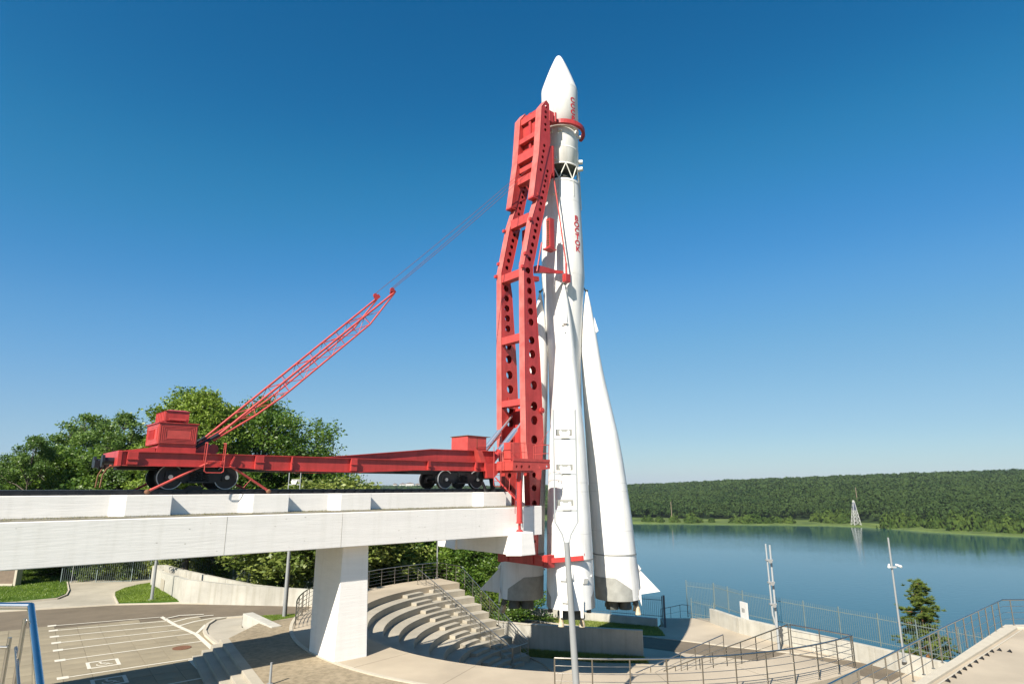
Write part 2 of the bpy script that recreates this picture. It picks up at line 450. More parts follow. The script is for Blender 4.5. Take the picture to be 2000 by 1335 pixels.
M_bank = mat('far_meadow', (0.125, 0.165, 0.045), 0.95, col2=(0.06, 0.09, 0.03), scale=0.05, detail=8, spec=0.1)
me.materials.append(M_bank); me.polygons.foreach_set('use_smooth', [True] * len(me.polygons))
me.materials.append(mat('forest_floor', (.030, .050, .018), .95, var=.4, scale=.05, spec=.05))
me.polygons.foreach_set('material_index', [1 if ds[j] >= 59 else 0 for j in range(len(ds) - 1) for i in range(nx - 1)])
ho = bpy.data.objects.new('far_bank_hills', me); COL.objects.link(ho); ho['kind'] = 'structure'

# ---------------------------------------------------------------- forest across the lake (one mass)
def ico():
    bm = bmesh.new(); bmesh.ops.create_icosphere(bm, subdivisions=2, radius=1.0)
    v = np.array([x.co[:] for x in bm.verts]); f = np.array([[q.index for q in x.verts] for x in bm.faces]); bm.free(); return v, f
def cone_tree():
    bm = bmesh.new(); bmesh.ops.create_icosphere(bm, subdivisions=1, radius=1.0)
    v = np.array([x.co[:] for x in bm.verts]); f = np.array([[q.index for q in x.verts] for x in bm.faces]); bm.free(); return v, f
def np_mesh(name, V, F, m, smooth=False):
    me = bpy.data.meshes.new(name)
    me.vertices.add(len(V)); me.vertices.foreach_set('co', V.astype(np.float32).ravel())
    k = F.shape[1]
    me.loops.add(F.size); me.loops.foreach_set('vertex_index', F.astype(np.int32).ravel())
    me.polygons.add(len(F)); me.polygons.foreach_set('loop_start', np.arange(0, F.size, k, dtype=np.int32))
    if smooth: me.polygons.foreach_set('use_smooth', np.ones(len(F), bool))
    me.update(calc_edges=True); me.validate()
    me.materials.append(m)
    return me
rng = np.random.default_rng(7)
bv, bf = cone_tree()
pos = []
def scatter(n, d0, d1, x0, x1, rad, hh):
    x = rng.uniform(x0, x1, n); d = d0 + (d1 - d0) * rng.uniform(0, 1, n)
    y = shore_y(x) + d
    keep = (x / y > -0.30) & (x / y < 0.98)
    return x[keep], y[keep], np.full(keep.sum(), rad), np.full(keep.sum(), hh)
chunks = [scatter(12000, 56, 190, -150, 1000, 2.5, 5.6), scatter(14000, 180, 420, -200, 1250, 3.0, 6), scatter(14000, 420, 900, -350, 1700, 3.9, 6.5), scatter(4500, 880, 1500, -700, 1900, 7.0, 8),
          scatter(2500, 300, 2400, -1500, -250, 14, 9)]
x = np.concatenate([c[0] for c in chunks]); y = np.concatenate([c[1] for c in chunks]); r = np.concatenate([c[2] for c in chunks]); h = np.concatenate([c[3] for c in chunks])
n = len(x); r = r * rng.uniform(.5, 1.5, n); h = h * rng.uniform(.75, 1.25, n)
z0 = hill_z(x, y)
ctr = np.stack([x, y, z0 + 8 + rng.uniform(-4.5, 3.5, n)], -1)
ang = rng.uniform(0, 2 * pi, n)
nq = 22
dirs = rng.normal(size=(n, nq, 3)); dirs[..., 2] = np.abs(dirs[..., 2]) * 1.0 - 0.25; dirs /= np.linalg.norm(dirs, axis=2)[..., None]
P = ctr[:, None] + dirs * np.stack([r, r, h * .62], -1)[:, None] * rng.uniform(.75, 1.05, (n, nq, 1))
nr = dirs + rng.normal(0, .30, dirs.shape); nr /= np.linalg.norm(nr, axis=2)[..., None]
ta = np.cross(nr, rng.normal(size=nr.shape)); ta /= np.linalg.norm(ta, axis=2)[..., None]; tb = np.cross(nr, ta)
sz = (r[:, None] * rng.uniform(.26, .44, (n, nq)))[..., None]
V = np.stack([P - ta * sz, P - tb * sz, P + ta * sz, P + tb * sz], 2).reshape(-1, 3)
F = np.arange(len(V)).reshape(-1, 4)
fo = bpy.data.objects.new('forest', np_mesh('forest', V.reshape(-1, 3), F, M_far)); COL.objects.link(fo)
props(fo, 'dense dark green pine forest covering the hill across the lake', 'forest', None, 'stuff')

# bushes one by one on the far shore
def blob_mesh(name, m, seed, n=46, leaf=0.16, flat=0.75):
    g = np.random.default_rng(seed)
    V = []; F = []
    n = 420
    d = g.normal(size=(n, 3)); d[:, 2] = np.abs(d[:, 2]); d /= np.linalg.norm(d, axis=1)[:, None]
    lob = 1 + .22 * np.sin(3 * np.arctan2(d[:, 1], d[:, 0]) + seed) * (1 - d[:, 2]) + .12 * np.sin(9 * d[:, 0] + 7 * d[:, 2])
    P = d * (g.uniform(.8, 1.02, n) * lob)[:, None] * np.array([1, 1, .95])
    nr = d + g.normal(0, .45, d.shape); nr /= np.linalg.norm(nr, axis=1)[:, None]
    ta = np.cross(nr, g.normal(size=nr.shape)); ta /= np.linalg.norm(ta, axis=1)[:, None]; tb = np.cross(nr, ta); sz = g.uniform(.07, .17, n)[:, None]
    V = np.stack([P - ta * sz, P - tb * sz, P + ta * sz, P + tb * sz], 1).reshape(-1, 3)
    return np_mesh(name, V, np.arange(len(V)).reshape(-1, 4), m)
bush_meshes = [blob_mesh('shore_bush', M_bush, 30 + i) for i in range(3)]
SH = 'bushes along the far shore of the lake'
for i, (u, d, sc, hh) in enumerate([(1262, 18, 7, 8), (1285, 14, 5, 7), (1312, 16, 6, 9), (1345, 12, 8, 11), (1360, 20, 5, 6), (1385, 20, 4, 6), (1432, 16, 7, 8), (1452, 14, 9, 9), (1468, 18, 9, 11),
                                    (1490, 16, 7, 7), (1508, 22, 8, 8), (1535, 18, 7, 8), (1610, 34, 9, 14), (1640, 40, 9, 12), (1590, 46, 8, 11), (1680, 36, 8, 9), (1700, 40, 7, 9), (1720, 42, 9, 12),
                                    (1735, 36, 10, 11), (1760, 36, 9, 12), (1780, 36, 9, 10)]):
    bear = (u - 1000) / FPX * 0.974
    yy = 680.0
    for _ in range(6): yy = float(shore_y(bear * yy)) + d
    o = bpy.data.objects.new('shore_bush', bush_meshes[i % 3]); COL.objects.link(o)
    o.location = (bear * yy, yy, float(hill_z(np.array(bear * yy), np.array(yy))) - 1); o.scale = (sc, sc, hh); o.rotation_euler = (0, 0, i * 1.7)
    props(o, 'round leafy bush at the water edge on the far shore of the lake', 'bush', SH)
SH2 = 'broadleaf trees on the right bank of the far shore'
for i in range(34):
    g = np.random.default_rng(90 + i)
    X = 352 + i * 6.0 + g.uniform(-3, 3); Yy = float(shore_y(X)) + g.uniform(10, 55)
    o = bpy.data.objects.new('shore_tree', bush_meshes[i % 3]); COL.objects.link(o)
    s = g.uniform(7, 10); o.location = (X, Yy, -40); o.scale = (s, s, g.uniform(13, 19)); o.rotation_euler = (0, 0, i)
    props(o, 'dark rounded broadleaf tree on the jutting bank at the right of the far shore', 'tree', SH2)

# pylon and poles on the far shore
def far_pt(u, d):
    bear = (u - 1000) / FPX * 0.974; yy = 680.0
    for _ in range(8): yy = float(shore_y(bear * yy)) + d
    return (bear * yy, yy, float(hill_z(np.array(bear * yy), np.array(yy))))
px_, py_, pz_ = far_pt(1663, 12)
M_pyw = mat('pylon_white', (0.48, 0.48, 0.45), 0.6); M_pyd = mat('pylon_dark', (0.10, 0.11, 0.2), 0.6)
t = thing('power_pylon', 'white lattice pylon with dark upper section on the far lake shore', 'pylon', (px_, py_, pz_))
H = 24.5
def pyl(z): return 3.0 * (1 - z / H) ** 1.2 + 0.45
legs = [(-1, -1), (1, -1), (1, 1), (-1, 1)]
for (a, b_) in legs: part('leg', MB().bar((px_ + a * pyl(0), py_ + b_ * pyl(0), pz_), (px_ + a * pyl(H), py_ + b_ * pyl(H), pz_ + H), .36, .36), M_pyw, t)
zz = [0, 4.2, 8, 11.4, 14.4, 17, 19.5, 22, 24.5]
for i in range(8):
    mm = MB()
    for k in range(4):
        a, b_ = legs[k], legs[(k + 1) % 4]
        p0 = (px_ + a[0] * pyl(zz[i]), py_ + a[1] * pyl(zz[i]), pz_ + zz[i]); q0 = (px_ + b_[0] * pyl(zz[i + 1]), py_ + b_[1] * pyl(zz[i + 1]), pz_ + zz[i + 1])
        p1 = (px_ + b_[0] * pyl(zz[i]), py_ + b_[1] * pyl(zz[i]), pz_ + zz[i]); q1 = (px_ + a[0] * pyl(zz[i + 1]), py_ + a[1] * pyl(zz[i + 1]), pz_ + zz[i + 1])
        mm.bar(p0, q0, .2, .2).bar(p1, q1, .2, .2).bar(q1, q0, .2, .2)
    part('bracing', mm, M_pyd if i in (4, 5, 6) else M_pyw, t)
for z_, w_ in ((18.5, 2.2), (22, 1.7)):
    part('cross_arm', MB().bar((px_ - w_, py_, pz_ + z_), (px_ + w_, py_, pz_ + z_), .4, .5), M_pyd, t)
M_wood = mat('weathered_wood', (0.30, 0.22, 0.16), 0.9)
for u, hh, d, lab in ((1309, 22, 14, 'tall thin wooden pole standing near the left end of the far shore'), (1671, 24, 75, 'reddish bare pole rising beside the lattice pylon on the far shore')):
    X, Y_, Z_ = far_pt(u, d)
    solo('wooden_pole', MB().tube((X, Y_, Z_), (X - .4, Y_, Z_ + hh), .38, .25), M_wood, lab, 'pole', (X, Y_, Z_))
# distant town behind the trees on the hill
M_town = mat('pale_building', (0.55, 0.53, 0.5), 0.8)
for i, (u, w_, h_) in enumerate([(786, 22, 13), (800, 30, 15), (815, 18, 12), (771, 14, 12)]):
    Yt = 2300.0; X = (u - 1000) / FPX * .974 * Yt
    zt = float(hill_z(np.array(X), np.array(Yt))) + 10
    mm = thing('distant_building', 'tiny pale building on the hazy far hill, %s in the row' % ('third from left', 'second from left', 'rightmost', 'leftmost')[(1, 0, 2, 3)[i]] if False else
               ['small pale block left of the widest building on the hazy horizon', 'widest pale building on the hazy horizon under the wagon', 'rightmost pale building on the hazy horizon', 'leftmost pale building on the hazy horizon'][i], 'building', (X, Yt, zt))
    part('wall', MB().box(X - w_ / 2, X + w_ / 2, Yt, Yt + 15, zt - 6, zt + h_), M_town, mm)
    part('roof', MB().prism([(X - w_ / 2 - 1, zt + h_), (X + w_ / 2 + 1, zt + h_), (X, zt + h_ + 4)], Yt - 1, Yt + 16), M_brown, mm)

# ================================================================ ROUND TERRACE (ring deck, tiers, pit)
ZD = -7.1
A_END = radians(127.0); A_RIGHT = radians(309.4)
am = thing('ring_terrace', 'curved beige concrete walkway ringing the sunken amphitheatre', 'terrace', (CX, CY, ZD))
part('deck', MB().sector(CX, CY, 12.9, 15.9, A_END, A_RIGHT, -11.6, ZD, 140), M_deck, am)
part('kerb', MB().sector(CX, CY, 15.903, 16.07, radians(184), radians(290), -7.9, ZD + 0.035, 100), M_kerb, am)
for a_ in (198, 214, 230, 246, 262, 278, 294):
    t_ = radians(a_); part('deck_joint', MB().sector(CX, CY, 12.95, 15.85, t_ - .0006, t_ + .0006, ZD - .01, ZD + .002, 1), M_joint, am)
tiers = thing('amphitheatre', 'sunken concrete amphitheatre with curved stepped seating', 'amphitheatre', (CX, CY, -11.3))
E0 = np.array([-4.11, 49.63]); ED = np.array([5.06, -5.73]) / 7.64
def end_ang(rad):
    w = E0 - np.array([CX, CY]); bq = w @ ED; cq = w @ w - rad * rad
    t_ = -bq - sqrt(max(bq * bq - cq, 0)); p = w + ED * t_
    return atan2(p[1], p[0])
DR, DZ = 0.86, 0.40
for k in range(1, 11):
    ro = 12.9 - DR * (k - 1); ri = 12.9 - DR * k; zk = ZD - DZ * k
    part('tier', MB().sector(CX, CY, ri, ro - 0.004, end_ang((ri + ro) / 2) - 0.02 * (1 if k > 1 else 0), radians(272), -11.75, zk, 60), M_step, tiers, bevel=0.015)
    # half-height block that makes a stair of the seating
    a1_, a2_ = radians(143.9), radians(143.9) + 1.75 / ro
    part('step_block', MB().sector(CX, CY, ro - DR * .52, ro - 0.01, a1_, a2_, zk + 0.003, zk + DZ / 2, 4), M_step, tiers, bevel=0.01)
    a1_, a2_ = end_ang(ro) + 0.35 / ro, radians(139.6)
    if a2_ - a1_ > 0.05:
        part('step_block', MB().sector(CX, CY, ro - DR * .52, ro - 0.01, a2_ - 0.9 / ro, a2_, zk + 0.003, zk + DZ / 2, 4), M_step, tiers, bevel=0.01)
struct('pit_floor', MB().sector(CX, CY, 0.3, 8.0, radians(-60), radians(300), -11.6, -11.09, 90), M_deck)

# plaza left of the ring around the column, and the ground it stands on
def ringpts(r, a0, a1, n): return [(CX + r * cos(a0 + (a1 - a0) * i / n), CY + r * sin(a0 + (a1 - a0) * i / n)) for i in range(n + 1)]
pl = [(p[0], p[1]) for p in ringpts(16.08, radians(188), radians(285), 50)]
pl += [(8, 10), (-3, 12), (-5.06, 18.62), (-13.62, 32.15), (-13.5, 35.5)]
struct('column_plaza', MB().slab(pl, -8.2, ZD - 0.006), M_brick)
# right-hand plaza beyond the pit, with the path that crosses it behind the retaining wall
zR = -11.0
pr_ = [(5, 31), (12.4, 28.7), (15.5, 28), (21, 26), (27.2, 35), (26.4, 37.3), (23.2, 42.5), (17.95, 51.4), (16.9, 56.9), (12.7, 56.9), (12.3, 53.5), (8.5, 55.2), (-2.5, 59.9), (-7, 60.6), (-6.0, 54.0), (-4.2, 51.3), (-3.0, 49.4), (1.3, 44.3), (2, 43)]
struct('lower_plaza', MB().slab(pr_, -11.6, zR), M_deck)
def strip_sheet(a, b):
    m = MB()
    for i in range(len(a) - 1): m.sheet([a[i], a[i + 1], b[i + 1], b[i]])
    return m
up_l = [G(u, v, zR + .008) for u, v in ((880, 1186), (984, 1204), (1147, 1226), (1256, 1242), (1339, 1251.5), (1415, 1261), (1511, 1271), (1562, 1277), (1631, 1285), (1700, 1295), (1780, 1307))]
lo_l = [G(u, v, zR + .008) for u, v in ((880, 1203), (975, 1219), (1147, 1246), (1256, 1264), (1327, 1273), (1400, 1281), (1465, 1288), (1530, 1296), (1600, 1306), (1680, 1318), (1740, 1330))]
struct('asphalt_path', strip_sheet(up_l, lo_l), M_asph)
kb = MB()
for ll in (up_l, lo_l[:4]):
    for i in range(len(ll) - 1): kb.bar((ll[i][0], ll[i][1], ll[i][2] + .01), (ll[i + 1][0], ll[i + 1][1], ll[i + 1][2] + .01), .14, .09)
struct('path_kerb', kb, M_kerb)
lawn_b = [G(u, v, zR) for u, v in ((900, 1188), (955, 1194), (1070, 1204.5), (1185, 1214.5), (1283, 1223.5), (1290, 1229), (1299, 1241), (1258, 1240), (1147, 1223), (984, 1202), (900, 1191))]
struct('back_lawn', MB().slab([p[:2] for p in lawn_b], zR - .2, zR + .03), M_dry)
def wall_line(mb, pts, th, z0, z1):
    for (p, q) in zip(pts[:-1], pts[1:]):
        d = Vector((q[0] - p[0], q[1] - p[1])).normalized(); n_ = Vector((-d.y, d.x)) * th
        mb.slab([p, q, (q[0] + n_.x, q[1] + n_.y), (p[0] + n_.x, p[1] + n_.y)], z0, z1)
    return mb
PW = [G(880, 1188, zR), G(955, 1194.5, zR), G(1185.6, 1215, zR), G(1283, 1224, zR)]
w = thing('parapet_wall', 'low pale parapet wall running behind the rocket base', 'wall', PW[1])
for k in range(3): part('wall_body', wall_line(MB(), [(PW[k][0] + .003 * k, PW[k][1]), PW[k + 1][:2]], .35, -11.4, -10.37), M_wall, w)
w = thing('retaining_wall', 'concrete retaining wall half in shadow below the rocket', 'wall', (5, 45.5, -11))
RW = [(-3.2, 48.0), G(1029, 1269.5, zR)[:2], G(1257, 1284.5, zR)[:2]]
for k in range(2): part('wall_body', wall_line(MB(), [(RW[k][0] + .003 * k, RW[k][1]), RW[k + 1]], .3, -11.4, -9.37), M_wall, w)
part('coping', wall_line(MB(), [(p[0], p[1] - .03) for p in RW], .36, -9.366, -9.32), M_kerb, w)
pit_lawn = [(RW[1][0] - .6, RW[1][1] + .1), (RW[1][0], RW[1][1] - .02), (RW[2][0], RW[2][1] - .02), (RW[2][0] + .1, RW[2][1] - 1.2), (5.5, 43.2), (1.2, 44.6)]
struct('pit_lawn', MB().slab(pit_lawn, -11.2, -10.98), M_dry)
w = thing('lakeside_wall', 'long white concrete parapet edging the lower plaza above the lake', 'wall', (19, 42, -10))
part('wall_body', wall_line(MB(), [(16.75, 55.2), (17.75, 51.5), (23.15, 42.55), (26.6, 36.7)], -.35, -11.6, -9.9), M_wall, w, bevel=.02)
o_ = w
# stele
a_ = G(1449, 1234, zR); b2 = G(1465, 1240, zR)
w = thing('info_stele', 'upright pale stone slab against the lakeside parapet', 'sign', (a_[0], a_[1], zR))
d_ = Vector((b2[0] - a_[0], b2[1] - a_[1], 0)).normalized(); n_ = Vector((-d_.y, d_.x, 0))
pa = Vector(a_); pb = pa + d_ * .85
part('slab', MB().slab([pa[:2], pb[:2], (pb + n_ * .14)[:2], (pa + n_ * .14)[:2]], zR, zR + 2.25), mat('stele_stone', (.60, .59, .57), .6, var=.12, scale=4), w)
tx = MB()
for i in range(7):
    p0 = pa + d_ * .22 - n_ * .006; p1 = pa + d_ * (.62 if i % 3 else .55) - n_ * .006
    tx.bar((p0.x, p0.y, zR + 1.8 - i * .045), (p1.x, p1.y, zR + 1.8 - i * .045), .008, .014)
part('inscription', tx, M_dark, w, kind='stuff')

# ================================================================ railings
def railing(name, label, pts, h, spacing, nmid=3, mtl=None, r=.025, group=None, cat='railing', base=True, top_r=None, posts_at=None):
    mtl = mtl or M_steel
    t = thing(name, label, cat, tuple(pts[0]), group=group)
    V3 = [Vector(p) for p in pts]
    top = MB().path([p + Vector((0, 0, h)) for p in V3], top_r or r * 1.15, 10)
    part('handrail', top, mtl, t)
    for k in range(nmid):
        f = (k + 1) / (nmid + 1)
        part('mid_rail', MB().path([p + Vector((0, 0, h * f)) for p in V3], r * .42, 6), mtl, t)
    L = [0]
    for p, q in zip(V3[:-1], V3[1:]): L.append(L[-1] + (q - p).length)
    n = max(1, round(L[-1] / spacing)); proto = None
    for i in range(n + 1):
        s_ = L[-1] * i / n; j = max(k for k in range(len(L)) if L[k] <= s_ + 1e-6); j = min(j, len(V3) - 2)
        f = (s_ - L[j]) / max(L[j + 1] - L[j], 1e-6); p = V3[j].lerp(V3[j + 1], f)
        if proto is None:
            mb = MB().tube(p, p + Vector((0, 0, h)), r, n=8)
            mb.tube(p, p + Vector((0, 0, .02)), r * 2.4, n=10)
            proto = part('post', mb, mtl, t); p_first = p
        else:
            c = proto.copy(); COL.objects.link(c); c.parent = t; c.location = p - p_first
    return t
def arc(r, a0, a1, z, n=24): return [(CX + r * cos(radians(a0 + (a1 - a0) * i / n)), CY + r * sin(radians(a0 + (a1 - a0) * i / n)), z) for i in range(n + 1)]
railing('ring_railing', 'curved steel railing along the outer edge of the ring walkway, front right', arc(15.78, -98.4, -50.8, ZD, 40), 1.22, 1.32, 4)
railing('ring_railing', 'short steel railing closing the right end of the ring walkway', [(13.72, 27.1, ZD), (12.15, 29.1, ZD)], 1.22, 1.15, 4)
railing('stair_railing', 'long steel stair railing descending from the ring walkway into the pit', [(12.1, 29.2, ZD), (8.3, 36.9, -11.0)], 1.2, 1.1, 3)
railing('stair_railing', 'short steel ramp railing, further from the camera, beside the pit', [(12.2, 38.6, -9.5), (6.7, 36.8, -11.05)], 1.15, 0.95, 2)
railing('back_railing', 'steel railing around the top platform above the amphitheatre steps', arc(15.78, 196, 128.2, ZD, 34), 1.2, 1.35, 4)
railing('stair_railing', 'outer steel railing along the right side of the amphitheatre steps', [(-5.9, 51.75, ZD), (-3.9, 49.75, ZD - .05), (1.05, 44.0, -11.05)], 1.2, 1.1, 4)
railing('stair_railing', 'middle steel railing running down the amphitheatre steps', [(-7.0, 48.7, -7.1), (0.0, 42.6, -11.1)], 1.1, 1.0, 2)
railing('stair_railing', 'short horizontal steel railing joining the two amphitheatre railings at the bottom', [(0.05, 42.65, -11.1), (1.05, 43.95, -11.1)], 1.1, 1.0, 1)
railing('ring_railing', 'curved steel railing behind the white column on the left of the ring', arc(15.8, 183, 199, ZD, 10), 1.2, 1.0, 4)
railing('lake_stair_railing', 'thin dark railing of the stairs down to the lake between the gates', [G(1292, 1213, -11.2), G(1334, 1204, -11.0), G(1350, 1206, -11.0)], 1.0, 1.0, 1, M_fence, r=.02)
railing('lake_stair_railing', 'thin dark railing just left of the rocket base above the lake', [(-3.2, 60.6, -11), (0.2, 61.6, -10.6)], 1.0, 1.1, 1, M_fence, r=.02)

# ================================================================ picket fences
def picket_fence(name, label, pts, h, mtl, panel=2.5, gap=.14, r=.011, cat='fence', base=0.0):
    t = thing(name, label, cat, tuple(pts[0]))
    V3 = [Vector(p) for p in pts]
    for si, (p, q) in enumerate(zip(V3[:-1], V3[1:])):
        n = max(1, round((q - p).length / panel))
        for i in range(n):
            a = p.lerp(q, i / n); b_ = p.lerp(q, (i + 1) / n)
            part('post', MB().bar(a, a + Vector((0, 0, h + .12)), .06, .06), mtl, t)
            for f in (.12, .88): part('rail', MB().bar(a + Vector((0, 0, h * f)), b_ + Vector((0, 0, h * f)), .035, .035), mtl, t)
            m = MB(); k = max(2, int((b_ - a).length / gap))
            for j in range(1, k):
                c = a.lerp(b_, j / k); m.tube(c + Vector((0, 0, .08)), c + Vector((0, 0, h + .04)), r, n=4)
            part('pickets', m, mtl, t, kind='stuff')
        if si == len(V3) - 2: part('post', MB().bar(q, q + Vector((0, 0, h + .12)), .06, .06), mtl, t)
    return t
picket_fence('lakeside_fence', 'long grey-green picket fence behind the lakeside parapet', [(17.0, 55.4, -9.9), (18.05, 51.6, -9.9), (23.45, 42.6, -9.9), (27.0, 36.6, -9.9)], 1.85, M_fgrey)
picket_fence('picket_gate', 'grey picket gate panel standing open at the stair head', [(17.0, 55.5, -11), (15.2, 57.3, -11)], 2.9, M_fgrey, panel=2.6)
gt = G(1396, 1217, -11)
picket_fence('open_gate_leaf', 'open gate leaf in front of the white parapet end', [G(1352, 1206, -11), (gt[0], gt[1], -11)], 1.5, M_fgrey, panel=4, gap=.2)
picket_fence('dark_gate', 'dark blue picket gate behind the right booster', [(6.2, 56.1, -10.4), (12.15, 53.55, -10.4)], 1.6, M_fence, gap=.15)
part('end_post', MB().box(12.2, 12.34, 53.3, 53.44, -11, -8.6), M_fence, bpy.data.objects['dark_gate'])

# ================================================================ LEFT SIDE: parking, road, lawns
zp = -7.65
def poly6(pts, z): return [S6(x, y, z) for x, y in pts]
def flat(name, pts6, z, m, th=.3): return struct(name, MB().slab([p[:2] for p in poly6(pts6, z)], z - th, z), m)
flat('road', [(-900, 620), (-900, 520), (0, 480), (220, 467), (700, 438), (1100, 430), (1700, 440), (2050, 452), (2050, 497), (1830, 495), (1480, 516), (1250, 514), (980, 531), (320, 580), (0, 603)], zp - .02, M_asph)
kb = MB(); kp = poly6([(-900, 520), (0, 480), (220, 467), (700, 438), (1100, 430), (1700, 440), (2050, 452)], zp)
for p, q in zip(kp[:-1], kp[1:]): kb.bar(p, q, .16, .12)
struct('road_kerb', kb, M_kerb)
flat('footpath', [(-900, 515), (-900, 440), (0, 430), (350, 395), (412, 365), (400, 290), (700, 262), (960, 255), (1120, 290), (1110, 430), (700, 437), (220, 466), (0, 479)], zp - .004, M_step)
flat('lawn_left', [(-900, 436), (-900, 150), (0, 150), (400, 160), (420, 290), (408, 365), (345, 393), (100, 420), (0, 428)], zp + .04, M_grass)
flat('lawn_island', [(718, 429), (697, 385), (700, 365), (760, 340), (840, 320), (930, 306), (1030, 306), (1080, 350), (1105, 414), (900, 424)], zp + .05, M_grass)
flat('lawn_wedge', [(1570, 517), (1838, 503), (1770, 530), (1720, 560), (1690, 588), (1640, 560)], zp + .06, M_grass)
kp = poly6([(410, 300), (420, 350), (405, 378), (350, 400), (100, 424), (-200, 436)], zp + .05); kb = MB()
for p, q in zip(kp[:-1], kp[1:]): kb.bar(p, q, .08, .1)
kp = poly6([(720, 433), (697, 385), (700, 362), (760, 337), (840, 317), (930, 303)], zp + .05)
for p, q in zip(kp[:-1], kp[1:]): kb.bar(p, q, .08, .1)
struct('lawn_kerb', kb, M_kerb)

# parking area of paving slabs
P0 = Vector(S6(366, 778, zp)); P1 = Vector(S6(1225, 662, zp))
ux = (P1 - P0); ux.z = 0; ux.normalize(); uy = Vector((-ux.y, ux.x, 0))
park = bpy.data.objects.new('parking_area', None); COL.objects.link(park); park.location = P0; park.rotation_euler = (0, 0, atan2(ux.y, ux.x)); park['kind'] = 'structure'
ORG[park.name] = (0, 0, 0)
def PL(p): d = Vector(p) - P0; return (d.dot(ux), d.dot(uy))
bed = MB().box(-40, 8.2, -14, 9.5, -.3, -.03)
part('bedding', bed, M_joint, park)
sl_mb = MB().box(-.493, .493, -.493, .493, -.08, 0)
sl_me = mesh_of(sl_mb, 'slab', M_slab, (0, 0, 0))
def par(x, y): return (P0 + ux * x + uy * y)
edge_up = [S6(*q, zp) for q in [(-900, 628), (0, 586), (320, 564), (980, 516), (1250, 501), (1480, 504)]]
cnt = 0; extra = MB()
cells = []
for i in range(-22, 9):
    for j in range(-11, 10):
        c = par(i + .5, j + .5)
        v = (c.y * cos(PITCH) + zp * sin(PITCH))
        u_ = 1000 + FPX * c.x / v; vv = 667.5 - FPX * (-c.y * sin(PITCH) + zp * cos(PITCH)) / v
        yr = np.interp(u_, [-300, 0, 102, 314, 400, 480], [1240, 1228.5, 1221.5, 1206.5, 1202, 1203])
        if vv < yr + 3 or u_ < -60 or vv > 1350: continue
        # right limit: the stairs and the curved kerb
        if (c.x + 13.5) * .845 + (c.y - 31.0) * .535 > -.25 and c.y < 33: continue
        if u_ > 482: continue
        cells.append((c.length, i, j))
cells.sort()
for n_, (d, i, j) in enumerate(cells):
    dz = random.uniform(-.004, .004)
    if n_ < 300:
        o = bpy.data.objects.new('slab', sl_me); COL.objects.link(o); o.parent = park; o.location = (i + .5, j + .5, dz)
    else: extra.box(i + .007, i + .993, j + .007, j + .993, -.08, dz)
if extra.v: part('far_slabs', extra, M_slab, park, kind='stuff')
def pline(name, pts6, w=.12, h=.0):
    m = MB(); pp = [PL(S6(*q, zp)) for q in pts6]
    for i, (p, q) in enumerate(zip(pp[:-1], pp[1:])):
        d = Vector((q[0] - p[0], q[1] - p[1])).normalized(); n_ = Vector((-d.y, d.x)) * w / 2
        e = d * (w * .2)
        m.slab([(p[0] - n_.x - e.x, p[1] - n_.y - e.y), (q[0] - n_.x + e.x, q[1] - n_.y + e.y), (q[0] + n_.x + e.x, q[1] + n_.y + e.y), (p[0] + n_.x - e.x, p[1] + n_.y - e.y)], .006 + .0007 * (i % 2), .012 + .0007 * (i % 2))
    return part(name, m, M_line, park)
for a_, b_ in (((317, 567), (985, 513)), ((325, 596), (1020, 537)), ((332, 633), (1060, 563)), ((343, 671), (1110, 590)), ((354, 716), (1170, 615)), ((366, 778), (1225, 662)), ((383, 885), (1332, 742))):
    pline('bay_line', [a_, b_], .11)
    q = PL(S6(*a_, zp)); part('bay_square', MB().box(q[0] - .2, q[0] + .2, q[1] - .2, q[1] + .2, .008, .0145), M_line, park)
pline('bay_line', [(1020, 925), (1262, 880)], .12)
pline('edge_line', [(985, 512), (1070, 562), (1200, 620), (1335, 742)], .22)
pline('edge_line', [(1165, 775), (1312, 925)], .22)
pline('hatch_line', [(1012, 522), (1100, 503), (1240, 497)], .16)
pline('hatch_line', [(1062, 543), (1140, 522), (1250, 506), (1300, 502)], .16)
pline('hatch_line', [(1100, 565), (1190, 540), (1300, 520), (1480, 506)], .16)
pline('hatch_line', [(1200, 612), (1225, 590), (1255, 560)], .16)
for cx_, cy_ in ((630, 797), (668, 905)):
    c = PL(S6(cx_, cy_, zp)); s_ = .62
    m = MB()
    for (x0, x1, y0, y1) in ((-s_, s_, s_ - .14, s_), (-s_, s_, -s_, -s_ + .14), (-s_, -s_ + .14, -s_ + .14, s_ - .14), (s_ - .14, s_, -s_ + .14, s_ - .14)): m.box(c[0] + x0, c[0] + x1, c[1] + y0, c[1] + y1, .006, .011)
    part('disabled_bay_frame', m, M_line, park)
    m = MB()                       # wheelchair symbol
    def seg(p, q, w_=.07): m.bar((c[0] + p[0], c[1] + p[1], .009), (c[0] + q[0], c[1] + q[1], .009), w_, .006)
    prev = None
    for i in range(15):
        a = radians(150 + i * 16); q = (-.05 + .2 * cos(a), -.1 + .2 * sin(a))
        if prev: seg(prev, q, .05)
        prev = q
    seg((-.08, .22), (-.05, 0)); seg((-.05, 0), (.16, 0)); seg((.16, 0), (.24, -.24)); seg((.24, -.24), (.33, -.21)); seg((-.07, .12), (.1, .12), .05)
    m.slab([(c[0] - .09 + .065 * cos(i * pi / 5), c[1] + .31 + .065 * sin(i * pi / 5)) for i in range(10)], .006, .012)
    part('wheelchair_symbol', m, M_line, park)
c = PL(S6(1110, 701, zp))
part('manhole_cover', MB().slab([(c[0] + .42 * cos(i * pi / 12), c[1] + .42 * sin(i * pi / 12)) for i in range(24)], .004, .018), M_rust, park)

